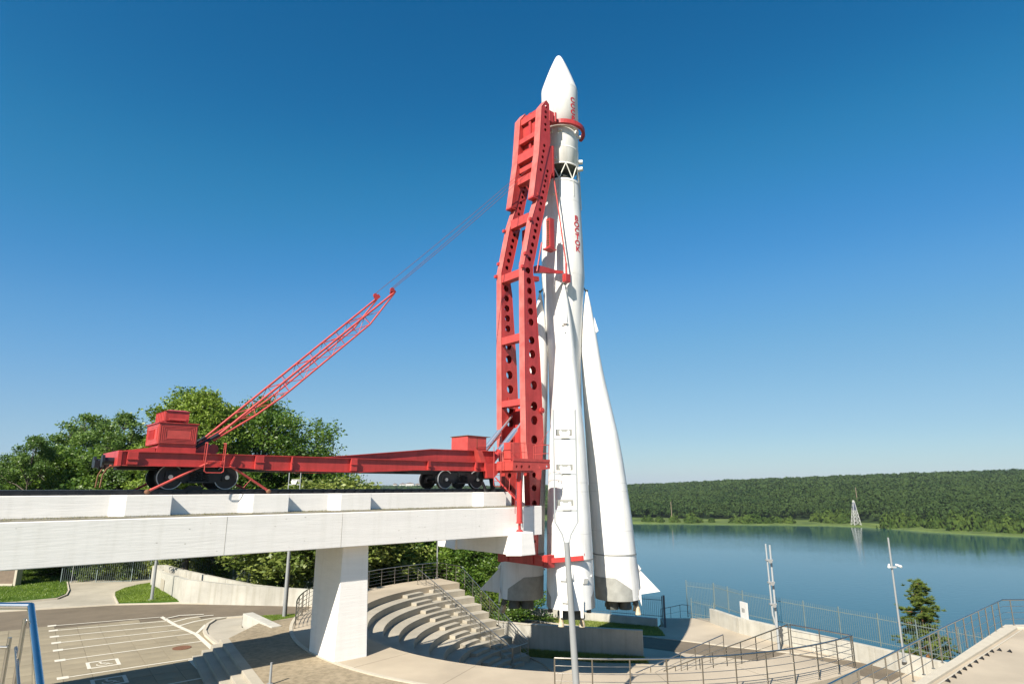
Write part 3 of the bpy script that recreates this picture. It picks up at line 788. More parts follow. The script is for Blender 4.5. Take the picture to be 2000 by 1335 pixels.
# raised curved apron with its kerb, the low wall and the stairs
ap = poly6([(1480, 512), (1380, 520), (1310, 534), (1268, 560), (1250, 596), (1262, 620), (1310, 660), (1385, 712), (1420, 692), (1480, 688), (1640, 655), (1475, 575)], zp + .10)
struct('raised_apron', MB().slab([p[:2] for p in ap], zp - .1, zp + .10), M_step)
kb = MB(); kp = poly6([(1480, 512), (1380, 519), (1310, 532), (1266, 560), (1247, 596), (1258, 622), (1306, 664), (1380, 715)], zp + .12)
for p, q in zip(kp[:-1], kp[1:]): kb.bar(p, q, .16, .12)
struct('apron_kerb', kb, M_kerb)
a_ = Vector(S6(1475, 575, zp)); b_ = Vector(S6(1650, 650, zp)); d = (b_ - a_).normalized(); n_ = Vector((d.y, -d.x, 0)) * -.55
w = thing('low_ramp_wall', 'low thick white concrete wall sloping beside the stairs to the column', 'wall', tuple(a_))
w_m = MB(); q0 = [a_, b_, b_ + n_, a_ + n_]
vs = [(p.x, p.y, zp - .1) for p in q0] + [(q0[0].x, q0[0].y, zp + .72), (q0[1].x, q0[1].y, zp + .6), (q0[2].x, q0[2].y, zp + .6), (q0[3].x, q0[3].y, zp + .72)]
w_m.add(vs, [(0, 3, 2, 1), (4, 5, 6, 7), (0, 1, 5, 4), (1, 2, 6, 5), (2, 3, 7, 6), (3, 0, 4, 7)])
part('wall_body', w_m, M_wall, w, bevel=.02)
p = b_ + d * .25
part('end_block', MB().box(p.x, p.x + 1.0, p.y - .3, p.y + .4, zp, zp + .5), M_wall, w, bevel=.02)
st = thing('plaza_stairs', 'straight concrete stairs from the parking up to the column plaza', 'stairs', (-13, 29, zp))
D = Vector((.535, -.845)); Nn = Vector((-.845, -.535)); B0 = Vector((-13.62, 32.15))
for j in range(4):
    o1 = B0 + Nn * (.40 * j) + D * (.25 * j); top = zp + .55 - .138 * j - .006
    q = [o1, o1 + D * 16, o1 + D * 16 + Nn * .405, o1 + Nn * .405]
    part('step', MB().slab([tuple(x) for x in q], zp - .2, top), M_step, st, bevel=.012)
# retaining walls left
zw = zp + 0.01
A0 = Vector(S6(1110, 430, zw)); A1 = Vector(S6(1400, 436, zw)); A2 = Vector(S6(1900, 447, zw)); A3 = A2 + (A2 - A1).normalized() * 3
w = thing('ramp_wall', 'tall pale concrete wall of the ramp beside the road', 'wall', tuple(A0))
def wallq(a, b_, n, th, ha, hb, z0=zw):
    m = MB(); q = [a, b_, b_ + n * th, a + n * th]
    m.add([(x.x, x.y, z0 - .2) for x in q] + [(q[0].x, q[0].y, z0 + ha), (q[1].x, q[1].y, z0 + hb), (q[2].x, q[2].y, z0 + hb), (q[3].x, q[3].y, z0 + ha)],
          [(0, 3, 2, 1), (4, 5, 6, 7), (0, 1, 5, 4), (1, 2, 6, 5), (2, 3, 7, 6), (3, 0, 4, 7)]); return m
nn = Vector((0, 1, 0))
part('wall_body', wallq(A0, A1, nn, .35, 1.5, 1.22), M_wall, w)
part('wall_body', wallq(A1 + Vector((.002, 0, 0)), A2, nn, .35, 1.22, 1.0), M_wall, w)
part('wall_body', wallq(A2 + Vector((.002, 0, 0)), A3, nn, .35, 1.0, .95), M_wall, w)
FN = [(125, 1094, 53.5), (262, 1088, 54), (297, 1086, 55), (429, 1086, 54), (520, 1108, 50.5), (616, 1132, 47)]
def AT(u, v, Yd, dz=0):
    x = (u - 1000) / FPX; y = (667.5 - v) / FPX; C, S = cos(PITCH), sin(PITCH); k = Yd / (C - y * S)
    return (x * k, Yd, (S + y * C) * k + dz)
def WT(u, v, Yd): p = AT(u, v, Yd); return Vector((p[0], p[1], zw)), p[2] - zw
RT = [WT(*q) for q in ((315, 1117, 50), (298, 1104, 52), (320, 1103, 52.2), (365, 1115, 49.5), (440, 1131, 47.6), (493, 1141.5, 46.2), (560, 1149, 45.2), (612, 1153, 44.8))]
part('end_wall', wallq(A0 + Vector((-.002, .01, 0)), RT[0][0], Vector((1, .3, 0)), .35, 1.5, RT[0][1]), M_wall, w)
dp0, dp1 = A0.lerp(RT[0][0], .78), A0.lerp(RT[0][0], .93)
part('door_panel', wallq(dp0 + Vector((-.03, -.01, 0)), dp1 + Vector((-.03, -.01, 0)), Vector((-1, -.3, 0)), .03, .85, .85), M_step, w)
w2 = thing('ramp_wall', 'second pale wall further back, running below the picket fence', 'wall', tuple(RT[1][0]))
for k in range(7): part('wall_body', wallq(RT[k][0] + Vector((.004 * k, .01 * (k == 0), 0)), RT[k + 1][0], Vector((1, .2, 0)) if k == 0 else Vector((.1, 1, 0)), .35, RT[k][1], RT[k + 1][1]), M_wall, w2)
# fence left and its weeds
picket_fence('garden_fence', 'long blue-grey picket fence behind the lawn and ramp walls', [AT(*q, -2.05) for q in FN], 2.05, mat('blue_grey_fence', (.17, .215, .22), .5), gap=.16, r=.014)
q = G(273, 1123, -7.6)
solo('stone_pillar', MB().box(q[0] - .45, q[0] + .45, q[1], q[1] + .5, -7.7, -5.7), M_wall, 'plain grey stone pillar standing at the left fence', 'pillar', (q[0], q[1], -7.7))
q = G(3, 1143, -7.6)
t = thing('brown_kiosk', 'brown clad low box with pale corner trim at the left edge of the lawn', 'kiosk', (q[0], q[1], -7.6))
part('cladding', MB().box(q[0] - 4, q[0] + .9, q[1], q[1] + .5, -7.65, -5.2), M_brown, t)
part('trim', MB().box(q[0] + .9, q[0] + 1.08, q[1] - .05, q[1] + .55, -7.65, -5.15), M_kerb, t)
part('plinth', MB().box(q[0] - 4.1, q[0] + .896, q[1] - .1, q[1] - .003, -7.65, -7.45), M_kerb, t)

# ================================================================ RIGHT TERRACE
zt = -6.7
tp = [(7.0, 17.5), (14.3, 23.98), (17.8, 27.05), (24.55, 33.15), (60, 33.8), (60, -6), (7.0, 6)]
w = thing('upper_terrace', 'pale concrete terrace deck at the lower right corner', 'terrace', (24, 28, zt))
inn = [(7.0, 17.16), (14.38, 23.62), (24.69, 32.55), (60, 33.2), (60, -6), (7.0, 6)]
part('deck', MB().slab(inn, -10.5, zt - .10), M_deck, w)
part('edge_kerb', MB().slab([tp[0], tp[1], tp[2], tp[3], tp[4], inn[3], inn[2], inn[1], inn[0]], -10.5, zt), M_kerb, w, bevel=.02)
dk = Vector((24.69 - 14.38, 32.55 - 23.62, 0)).normalized(); nk = Vector((dk.y, -dk.x, 0))
part('deck_rib', MB().slab([(14.4 + nk.x * .14, 23.6 + nk.y * .14), (24.6 + nk.x * .14, 32.45 + nk.y * .14), (24.6 + nk.x * .2, 32.45 + nk.y * .2), (14.4 + nk.x * .2, 23.6 + nk.y * .2)], zt - .1, zt - .07), M_kerb, w)
railing('terrace_railing', 'long steel railing climbing along the edge of the upper right terrace', [(8.0, 18.5, zt - .0), (14.3, 24.05, zt), (17.8, 27.2, zt), (24.45, 32.95, zt), (46, 33.35, zt)], 1.18, 1.18, 3, top_r=.034)
SPK = 'dark anchor brackets in the terrace deck'
for i, (a, b_) in enumerate([(1107, 1310), (1160, 1275), (1205, 1240), (1250, 1208), (1295, 1180), (1347, 1147), (1397, 1117), (1442, 1087), (1483, 1057), (1547, 1045), (1635, 1057)]):
    p = G(1600 + a / 4.3775, 1030 + b_ / 4.3775 + 1.5, zt - .1)
    m = MB()
    for k in range(3):
        an = k * 2 * pi / 3 + .4
        m.add([(p[0], p[1], zt + .03), (p[0] + .13 * cos(an), p[1] + .13 * sin(an), zt - .095), (p[0] + .02 * cos(an + 1.57), p[1] + .02 * sin(an + 1.57), zt - .095), (p[0] + .02 * cos(an - 1.57), p[1] + .02 * sin(an - 1.57), zt - .095)], [(0, 1, 2), (0, 3, 1), (0, 2, 3), (1, 3, 2)])
    solo('anchor_bracket', m, M_black, 'small dark three-finned bracket in the row set into the upper terrace deck', 'bracket', (p[0], p[1], zt - .1), group=SPK)
sp = G(1676, 1308, -7.1)
w = thing('terrace_pillar', 'square concrete pillar below the long terrace railing', 'pillar', (13.6, 24.6, -10))
part('shaft', MB().box(13.2, 13.75, 24.0, 24.55, -10.4, -7.15), M_wall, w, bevel=.02)
w = thing('side_stairs', 'shallow paved stairs between the lower plaza and the upper terrace', 'stairs', (16, 28, -10))
for j in range(7):
    a = Vector((16.5 + j * .62, 31.6 + j * .10)); part('step', MB().slab([tuple(a), (a.x + .6, a.y + .5), (a.x + 2.6, a.y - 2.6), (a.x + 2.0, a.y - 3.1)], -11.3, -10.93 + .13 * j), M_step, w)
railing('stair_railing', 'low steel railing beside the shallow stairs at the right', [(16.5, 32.4, -10.95), (19.0, 33.4, -10.95), (21.4, 34.4, -10.6)], 1.0, 1.0, 3, r=.02)

# railing close to the camera at the left
cr = thing('near_railing', 'shiny thick steel handrail corner at the lower left edge', 'railing', (-3.1, 4.26, -1.9))
c0 = Vector((-3.10, 4.26, -.75)); dn = Vector((.5, -.52, -.31)); lf = Vector((-1, .02, 0))
part('handrail', MB().path([c0 + lf * 3, c0 + lf * .0, c0 + dn * 1.0, c0 + dn * 2.0], .021, 14), mat('polished_rail_steel', (.66, .66, .66), .2, metal=1.0), cr)
for k, f in enumerate((.23, .46)):
    p_ = Vector((-3.15, 4.24, -.75 - f)); part('mid_rail', MB().path([p_ + lf * 3, p_ + Vector((.0, -.05, 0))], .009, 10), M_steel, cr)
    part('mid_rail', MB().path([p_ + Vector((.05, -.05, 0)), p_ + Vector((.05, -.05, 0)) + dn * 2], .009, 10), M_steel, cr)
part('post', MB().tube((-3.17, 4.22, -1.9), (-3.17, 4.22, -.93), .012, n=10), M_steel, cr)
part('post', MB().tube((-3.02, 4.12, -1.9), (-3.02, 4.12, -.80), .012, n=10), M_steel, cr)
part('post', MB().tube((-4.6, 4.26, -1.9), (-4.6, 4.26, -.75), .016, n=10), M_steel, cr)
struct('viewing_terrace', MB().slab([(-9, 4.4), (-3.0, 4.4), (-1.2, 2.2), (2.5, 2.2), (2.5, -4), (-9, -4)], -7.8, -1.9), M_deck)

# ================================================================ poles
def fork_mast(X, Y, zb_, zt_, label, r0=.10, heads=3, ang=0, fz=None, group='floodlight masts round the rocket', lean=0):
    t = thing('floodlight_mast', label, 'lamp post', (X, Y, zb_), group=group)
    fz = fz if fz is not None else zt_ - 4.9
    part('pole', MB().tube((X + lean, Y, zb_), (X, Y, fz), r0 * 1.05, r0 * .85, n=14), M_galv, t)
    part('base_plate', MB().tube((X + lean, Y, zb_), (X + lean, Y, zb_ + .04), r0 * 2.3, n=14), M_galv, t)
    ca, sa = cos(ang), sin(ang); w_ = .36
    for sd in (-1, 1):
        pts = [(X + sd * .05 * ca, Y + sd * .05 * sa, fz - .1), (X + sd * .14 * ca, Y + sd * .14 * sa, fz + .25), (X + sd * w_ * ca, Y + sd * w_ * sa, fz + .62), (X + sd * w_ * ca, Y + sd * w_ * sa, zt_)]
        part('fork_arm', MB().path([Vector(p) for p in pts], .026, 10), M_galvw, t)
    for k in range(heads):
        zh = zt_ - .95 - k * 1.13
        part('cross_bar', MB().bar((X - w_ * ca, Y - w_ * sa, zh), (X + w_ * ca, Y + w_ * sa, zh), .05, .05), M_galvw, t)
        h = part('floodlight', MB().add([(X - .19, Y - .1, zh + .20), (X + .17, Y - .1, zh + .20), (X + .12, Y - .1, zh + .02), (X - .13, Y - .1, zh + .02), (X - .15, Y + .2, zh + .24), (X + .13, Y + .2, zh + .24), (X + .09, Y + .2, zh + .08), (X - .1, Y + .2, zh + .08)],
                 [(0, 1, 2, 3), (4, 7, 6, 5), (0, 4, 5, 1), (1, 5, 6, 2), (2, 6, 7, 3), (3, 7, 4, 0)]).tube((X - .13, Y - .02, zh + .18), (X - .13, Y + .04, zh + .25), .05).tube((X + .13, Y - .02, zh + .18), (X + .13, Y + .04, zh + .25), .05), M_hub, t)
        part('ballast_box', MB().box(X - .26, X + .26, Y + .16, Y + .42, zh + .14, zh + .33), mat('lamp_grey', (.27, .27, .245), .6), t)
    return t
fork_mast(1.72, 20.35, -7.1, 2.45, 'nearest grey floodlight mast, in front of the rocket boosters', r0=.105, fz=-1.72, lean=.27)
q = S6(1733, 515, -7.6); fork_mast(q[0], q[1], -7.6, 1.05, 'grey floodlight mast behind the bridge, left of the white column', r0=.10, heads=2, fz=-1.9)
q = S6(925, 408, -7.6); fork_mast(q[0], q[1], -7.6, -.95, 'grey floodlight mast on the small lawn island at the left', r0=.10, heads=1, fz=-2.9)
def simple_pole(name, label, p, zt_, r, m, cat='pole'):
    t = thing(name, label, cat, tuple(p)); part('shaft', MB().tube(p, (p[0], p[1], zt_), r, r * .8, n=10), m, t)
    part('foot', MB().tube(p, (p[0], p[1], p[2] + .05), r * 2.2, n=10), m, t); return t
p = G(853, 1128, -7.1); simple_pole('thin_mast', 'thin grey mast at the back corner of the amphitheatre platform', p, -1.2, .06, M_galv)
p = G(139, 1136, -7.6); simple_pole('thin_mast', 'very thin pale post standing on the left lawn', p, -5.4, .03, M_galvw)
p = S6(1746, 513, -7.6); simple_pole('thin_mast', 'thin brown pole right beside the mast near the column', p, -4.6, .035, M_brown)
p = G(527, 1336, -7.1); simple_pole('short_post', 'short grey post at the bottom edge left of the column', p, -6.35, .05, M_galv, 'post')
p = G(1747, 1283, -9.0); t = simple_pole('camera_mast', 'tall thin grey mast with white cameras rising from the lakeside', (23.7, 40.7, -10.3), -3.15, .065, M_galv, 'mast')
for dx in (-.22, .2): part('camera_head', MB().tube((23.7 + dx, 40.6, -4.75), (23.7 + dx * 1.9, 40.3, -4.85), .06, .08, n=10), M_hub, t)
part('camera_bracket', MB().box(23.5, 23.9, 40.55, 40.65, -4.95, -4.85), M_galvw, t)
TW = Vector(G(1522, 1272, zR)) - Vector((16.62, 41.6, -10)) ; tw0 = TW
t = thing('twin_light_mast', 'pale twin-pole light mast standing in front of the lakeside parapet', 'lamp post', (16.6, 41.6, -10))
part('pole', MB().tube((16.62, 41.6, -10), (16.62, 41.6, -3.62), .075, .06, n=12), M_galvw, t)
part('pole', MB().tube((16.42, 41.6, -7.9), (16.36, 41.6, -3.55), .06, .05, n=12), M_galvw, t)
part('connector', MB().tube((16.6, 41.6, -8.6), (16.42, 41.6, -7.85), .06, .06, n=12), M_galvw, t)
for z_ in (-4.55, -5.9, -7.2):
    part('spotlight', MB().tube((16.5, 41.45, z_), (16.44, 41.25, z_ - .05), .08, .12, n=12), M_galv, t)
    part('clamp', MB().box(16.28, 16.70, 41.5, 41.7, z_ - .05, z_ + .05), M_galv, t)
t.location = Vector((16.6, 41.6, -10)) + TW; t.scale = (1.09, 1.09, 1.09)

# ================================================================ BRIDGE
br = thing('concrete_bridge', 'long white painted concrete bridge carrying the wagon to the rocket', 'bridge', (-15.3, 0, ZD), rail=True)
S0 = -46.0
part('side_girder', MB().box(S0, -4.42, -2.2, -1.5, -2.52, -1.09), M_conc, br, bevel=.025)
part('side_girder', MB().box(S0, -4.42, 1.5, 2.2, -2.52, -1.09), M_conc, br, bevel=.025)
part('soffit_slab', MB().box(S0, -5.15, -1.497, 1.497, -2.35, -1.12), M_conc, br)
part('ledge', MB().box(S0, -5.2, -2.12, 2.12, -1.088, -1.045), M_ledge, br)
blocks = [(-45.0, -43.5), (-40.2, -38.7), (-35.6, -34.1), (-31.2, -29.7), (-24.2, -22.72), (-19.8, -18.34), (-16.03, -14.55), (-8.03, -6.45)]
for sd in (-1, 1):
    pts = [(S0, sd * 1.25)]
    for (a, b_) in blocks:
        pts += [(a - .42, sd * 1.25), (a, sd * 1.62), (b_, sd * 1.62), (b_ + .01, sd * 1.25)] if a > S0 + 2 else []
    pts += [(-5.75, sd * 1.25), (-5.75, sd * .42), (S0, sd * .42)]
    part('rail_beam', MB().slab(pts, -1.043, -.31), M_conc, br, bevel=.02)
cm = MB(); y0, y1 = -1.55, 1.55
vs = [(-16.0, -1.72, ZD - .3), (-14.42, -1.72, ZD - .3), (-14.42, .62, ZD - .3), (-16.0, .62, ZD - .3), (-15.72, -1.5, -2.525), (-14.5, -1.5, -2.525), (-14.5, 1.25, -2.525), (-15.72, 1.25, -2.525)]
part('column', MB().add(vs, [(0, 3, 2, 1), (4, 5, 6, 7), (0, 1, 5, 4), (1, 2, 6, 5), (2, 3, 7, 6), (3, 0, 4, 7)]), M_conc, br, bevel=.03)
part('column', MB().box(-40.5, -39.2, -1.5, 1.5, ZD - 1, -2.525), M_conc, br, bevel=.03)
part('crosshead', MB().box(-6.82, -5.97, -2.203, 4.1, -3.45, -2.527), M_conc, br, bevel=.02)
for sd in (-1, 1):
    vs = [(-7.0, 2.21 * sd, -3.5), (-5.85, 2.21 * sd, -3.5), (-5.9, 3.3 * sd, -3.42), (-6.9, 3.3 * sd, -3.42), (-6.82, 2.21 * sd, -2.3), (-5.95, 2.21 * sd, -2.3), (-5.97, 3.2 * sd, -2.3), (-6.82, 3.2 * sd, -2.3)]
    part('corbel', MB().add(vs, [(0, 3, 2, 1), (4, 5, 6, 7), (0, 1, 5, 4), (1, 2, 6, 5), (2, 3, 7, 6), (3, 0, 4, 7)]), M_conc, br, bevel=.03)
part('end_block', MB().box(-5.0, -4.40, -2.24, -1.46, -2.56, -1.05), M_conc, br, bevel=.02)

for s_ in (-20.9, -16.2):
    part('joint_line', MB().box(s_ - .004, s_ + .004, -2.206, -2.199, -2.5, -1.11), M_step, br)
g = np.random.default_rng(5)
for i in range(26):
    s_ = float(g.uniform(-27.5, -5.3)); z_ = float(g.uniform(-2.4, -1.2)); w_ = float(g.uniform(.01, .035))
    part('chip', MB().box(s_ - w_, s_ + w_, -2.2035, -2.19, z_ - .008, z_ + .008), M_step, br)

# railway track
tk = thing('railway_track', 'dark railway rails on the parapets of the bridge', 'railway track', (-20, 0, -.3), rail=True)
for sd in (-1, 1):
    part('rail', MB().box(S0, -6.1, sd * .80 - .075, sd * .80 + .075, -.306, -.29).box(S0, -6.1, sd * .80 - .012, sd * .80 + .012, -.291, -.17).box(S0, -6.1, sd * .80 - .04, sd * .80 + .04, -.171, -.135), M_black, tk)
    part('rail_head', MB().box(S0, -6.1, sd * .80 - .036, sd * .80 + .036, -.1345, -.128), M_railtop, tk)
    part('guard_rail', MB().box(S0, -6.1, sd * 1.02 - .05, sd * 1.02 + .05, -.306, -.16), M_black, tk)
ch = None
for i in range(44):
    if ch is None: ch = part('rail_chair', MB().box(-28.1, -27.94, -1.16, -1.06, -.306, -.22), M_black, tk)
    else:
        c = ch.copy(); COL.objects.link(c); c.parent = tk; c.location = (i * .5, 0, 0)
part('wheel_chock', MB().prism([(-22.2, -.128), (-21.5, -.128), (-21.6, .02), (-22.0, .02)], -.9, -.7), M_black, tk)
# tufts of grass and leaf litter on the ledge
g = np.random.default_rng(3); V = []; F = []
for i in range(2600):
    s_ = g.uniform(-30, -5.5); y_ = g.choice([-1.28, -1.30, -1.66]) - abs(g.normal(0, .05)); y_ = max(y_, -2.05)
    if g.uniform() < .25: y_ = g.uniform(-2.1, -1.3)
    hh = g.uniform(.02, .07); a = g.uniform(0, pi)
    p = Vector(W(s_, y_, -1.045)); k = len(V)
    V += [(p.x - .008 * cos(a), p.y - .008 * sin(a), p.z), (p.x + .008 * cos(a), p.y + .008 * sin(a), p.z), (p.x + g.normal(0, .02), p.y + g.normal(0, .02), p.z + hh)]
    F.append((k, k + 1, k + 2))
o = bpy.data.objects.new('ledge_weeds', np_mesh('ledge_weeds', np.array(V), np.array(F), mat('dry_weed', (.22, .20, .07), .9, var=.4))); COL.objects.link(o)
props(o, 'dry moss and weeds growing on the ledge of the bridge', 'weeds', None, 'stuff')

# ================================================================ WAGON
wg = thing('transporter_wagon', 'long red railway transporter wagon with cabin and black bogies', 'wagon', (-16, 0, -.13), rail=True)
for sd in (-1, 1):
    y = 1.40 * sd
    segs = [(-24.45, .74, -20.4, .74), (-20.4, .74, -19.3, .66), (-19.3, .66, -15.2, .63), (-15.2, .63, -12.0, .78), (-12.0, .78, -7.7, .80)]
    web = [(-24.45, 1.2)] + [(segs[0][0], segs[0][1])] + [(q[2], q[3]) for q in segs] + [(-7.7, 1.22)]
    part('side_sill', MB().prism(web, y - .015, y + .015), M_red, wg)
    fl = MB().box(-24.45, -7.7, y - .11, y + .11, 1.203, 1.235)
    for (a, za, b_, zb2) in segs: fl.bar((a, y, za - .015), (b_, y, zb2 - .015), .22, .028)
    part('sill_flange', fl, M_red, wg)
    up = [(-16.6, 1.238), (-11.0, 1.80), (-6.75, 1.84), (-6.75, 1.238)]
    part('upper_chord', MB().prism(up, sd * 1.0 - .012, sd * 1.0 + .012), M_red, wg)
    part('chord_flange', MB().bar((-16.6, sd * 1.0, 1.25), (-11.0, sd * 1.0, 1.815), .24, .03).bar((-11.0, sd * 1.0, 1.815), (-6.7, sd * 1.0, 1.855), .24, .03), M_red, wg)
    for s_, w_ in ((-24.15, .34), (-19.65, .34), (-18.3, .05), (-15.45, .30), (-11.4, .14), (-8.45, .12)):
        zb_ = .76 if s_ < -20 or s_ > -12 else .66
        part('stake_pocket', MB().box(s_ - w_ / 2, s_ + w_ / 2, sd * 1.417 if sd > 0 else -1.56, 1.56 if sd > 0 else -1.417, zb_, 1.2).box(s_ - w_ / 2 - .02, s_ + w_ / 2 + .02, sd * 1.52 if sd > 0 else -1.60, 1.60 if sd > 0 else -1.52, .93, .96), M_red, wg, bevel=.008)
    for s_ in (-21.1, -20.75): part('lashing_ring', MB().bar((s_, sd * 1.47, .82), (s_ + .12, sd * 1.47, 1.15), .1, .06), M_red, wg)
    for (a, za, b_, zb2) in ((-23.45, -.16, -21.6, .86), (-19.15, -.16, -20.75, .78)): part('ground_brace', MB().tube((a, sd * 1.3, za), (b_, sd * 1.46, zb2), .045, n=10), M_red2, wg)
    for (a, za, b_, zb2) in ((-19.9, .25, -20.15, -.05),): part('brace_handle', MB().tube((a, sd * 1.42, za), (b_, sd * 1.42, zb2), .012, n=6), M_red2, wg)
    for s_ in (-23.5, -19.1): part('brace_shoe', MB().ball((s_, sd * 1.3, -.2), .11, 8, 6, .8), M_rust, wg)
    part('step_ladder', MB().path([Vector(p) for p in ((-21.80, sd * 1.66, 1.62), (-21.74, sd * 1.74, 1.62), (-21.76, sd * 1.7, .56), (-21.68, sd * 1.7, .50), (-21.14, sd * 1.7, .50), (-21.06, sd * 1.7, .56), (-21.07, sd * 1.74, 1.62), (-21.14, sd * 1.66, 1.62))], .018, 8)
         .tube((-21.8, sd * 1.66, 1.62), (-21.76, sd * 1.5, .95), .015).tube((-21.1, sd * 1.66, 1.62), (-21.07, sd * 1.5, .95), .015).tube((-21.76, sd * 1.7, .92), (-21.06, sd * 1.7, .92), .014), M_red2, wg)
    part('buffer', MB().tube((-24.52, sd * .9, .88), (-24.92, sd * .9, .88), .13, n=14).tube((-24.92, sd * .9, .88), (-25.0, sd * .9, .88), .22, n=18), M_black, wg)
part('deck_plate', MB().box(-24.45, -21.3, -1.29, 1.29, 1.14, 1.19), M_red, wg)
part('end_cover', MB().add([(-24.5, -1.3, 1.24), (-24.5, 1.3, 1.24), (-23.42, 1.3, 1.42), (-23.42, -1.3, 1.42), (-24.5, -1.3, 1.19), (-24.5, 1.3, 1.19), (-23.42, 1.3, 1.19), (-23.42, -1.3, 1.19)], [(0, 1, 2, 3), (4, 7, 6, 5), (0, 4, 5, 1), (1, 5, 6, 2), (2, 6, 7, 3), (3, 7, 4, 0)]), M_red, wg)
part('end_beam', MB().box(-24.62, -24.47, -1.5, 1.5, .70, 1.24), M_red, wg, bevel=.02)
part('coupler', MB().box(-24.95, -24.6, -.16, .16, .62, .96).box(-25.1, -24.94, -.24, .24, .66, .92), M_black, wg)
for y_ in (-.55, .4):
    part('brake_hose', MB().path([Vector(p) for p in ((-24.6, y_, .75), (-24.75, y_, .62), (-24.85, y_, .4), (-24.88, y_, -.05))], .025, 8), M_rust, wg)
part('centre_beam', MB().box(-24.4, -7.6, -.35, .35, .60, 1.12), M_black, wg)
for s_ in (-18.2, -15.4, -12.6): part('cross_member', MB().box(s_ - .12, s_ + .12, -1.37, 1.37, .72, 1.15), M_red, wg)
# cabin
cb = part('cabin_base', MB().prism([(-23.41, 1.193), (-22.03, 1.193), (-22.03, 1.46), (-23.36, 1.46)], -1.32, .52), M_red, wg, bevel=.01)
part('rivet_strip', MB().box(-23.36, -22.06, -1.325, -1.315, 1.462, 1.53), M_red2, cb)
cbn = part('cabin', MB().box(-23.40, -22.05, -1.37, .57, 1.535, 2.31), M_red2, wg, bevel=.012)
for k, i_ in enumerate((.05, .12, .18, .24)):
    x0, x1, za, zb_ = -23.40 + i_, -22.05 - i_, 1.535 + i_ * .85, 2.31 - i_ * .85
    y_ = -1.376 - .004
    fr = MB()
    for (a, b_, c, d2) in ((x0, x1, zb_ - .014, zb_), (x0, x1, za, za + .014), (x0, x0 + .014, za + .014, zb_ - .014), (x1 - .014, x1, za + .014, zb_ - .014)): fr.box(a, b_, y_ - .004, y_ + .009, c, d2)
    part('panel_ridge', fr, M_red2, cbn)
for k, i_ in enumerate((.05, .14, .22)):
    y0, y1, za, zb_ = -1.37 + i_, .57 - i_, 1.535 + i_ * .85, 2.31 - i_ * .85
    fr = MB()
    for (a, b_, c, d2) in ((y0, y1, zb_ - .014, zb_), (y0, y1, za, za + .014), (y0, y0 + .014, za, zb_), (y1 - .014, y1, za, zb_)): fr.box(-23.412, -23.395, a, b_, c, d2)
    part('panel_ridge', fr, M_red2, cbn)
for i in range(6): part('louvre', MB().bar((-23.42, -.75 + i * .16, 1.75), (-23.42, -.75 + i * .16, 2.1), .03, .05), M_red, cbn)
part('cabin_lid', MB().box(-23.44, -22.02, -1.41, .61, 2.312, 2.345), M_red, cbn)
tb = part('top_box', MB().box(-23.19, -22.36, -1.15, .35, 2.42, 2.80), M_red, wg, bevel=.01)
part('box_lid', MB().add([(-23.22, -1.19, 2.80), (-22.33, -1.19, 2.80), (-22.33, .39, 2.80), (-23.22, .39, 2.80), (-23.0, -.9, 2.87), (-22.5, -.9, 2.87), (-22.5, .1, 2.87), (-23.0, .1, 2.87)], [(0, 3, 2, 1), (4, 5, 6, 7), (0, 1, 5, 4), (1, 2, 6, 5), (2, 3, 7, 6), (3, 0, 4, 7)]), M_red, tb)
for i in range(6): part('louvre', MB().box(-23.22, -23.19, -1.1 + i * .26, -1.04 + i * .26, 2.44, 2.78), M_red2, tb)
part('grille', MB().box(-23.05, -22.45, -1.17, -1.152, 2.46, 2.53), M_red2, tb)
for (a, b_) in ((-23.15, -1.1), (-22.4, -1.1), (-23.15, .3), (-22.4, .3)): part('foot', MB().box(a - .03, a + .03, b_ - .03, b_ + .03, 2.347, 2.42), M_red, tb)
# rear box
rb = part('equipment_box', MB().box(-8.65, -7.36, -1.0, .45, 1.86, 2.62), M_red2, wg, bevel=.01)
part('box_roof', MB().prism([(-8.7, 2.622), (-7.1, 2.60), (-7.1, 2.625), (-8.7, 2.65)], -1.05, .5), M_rust, rb)
part('door_seam', MB().box(-8.02, -8.0, -1.012, -1.002, 1.9, 2.58), M_rust, rb)
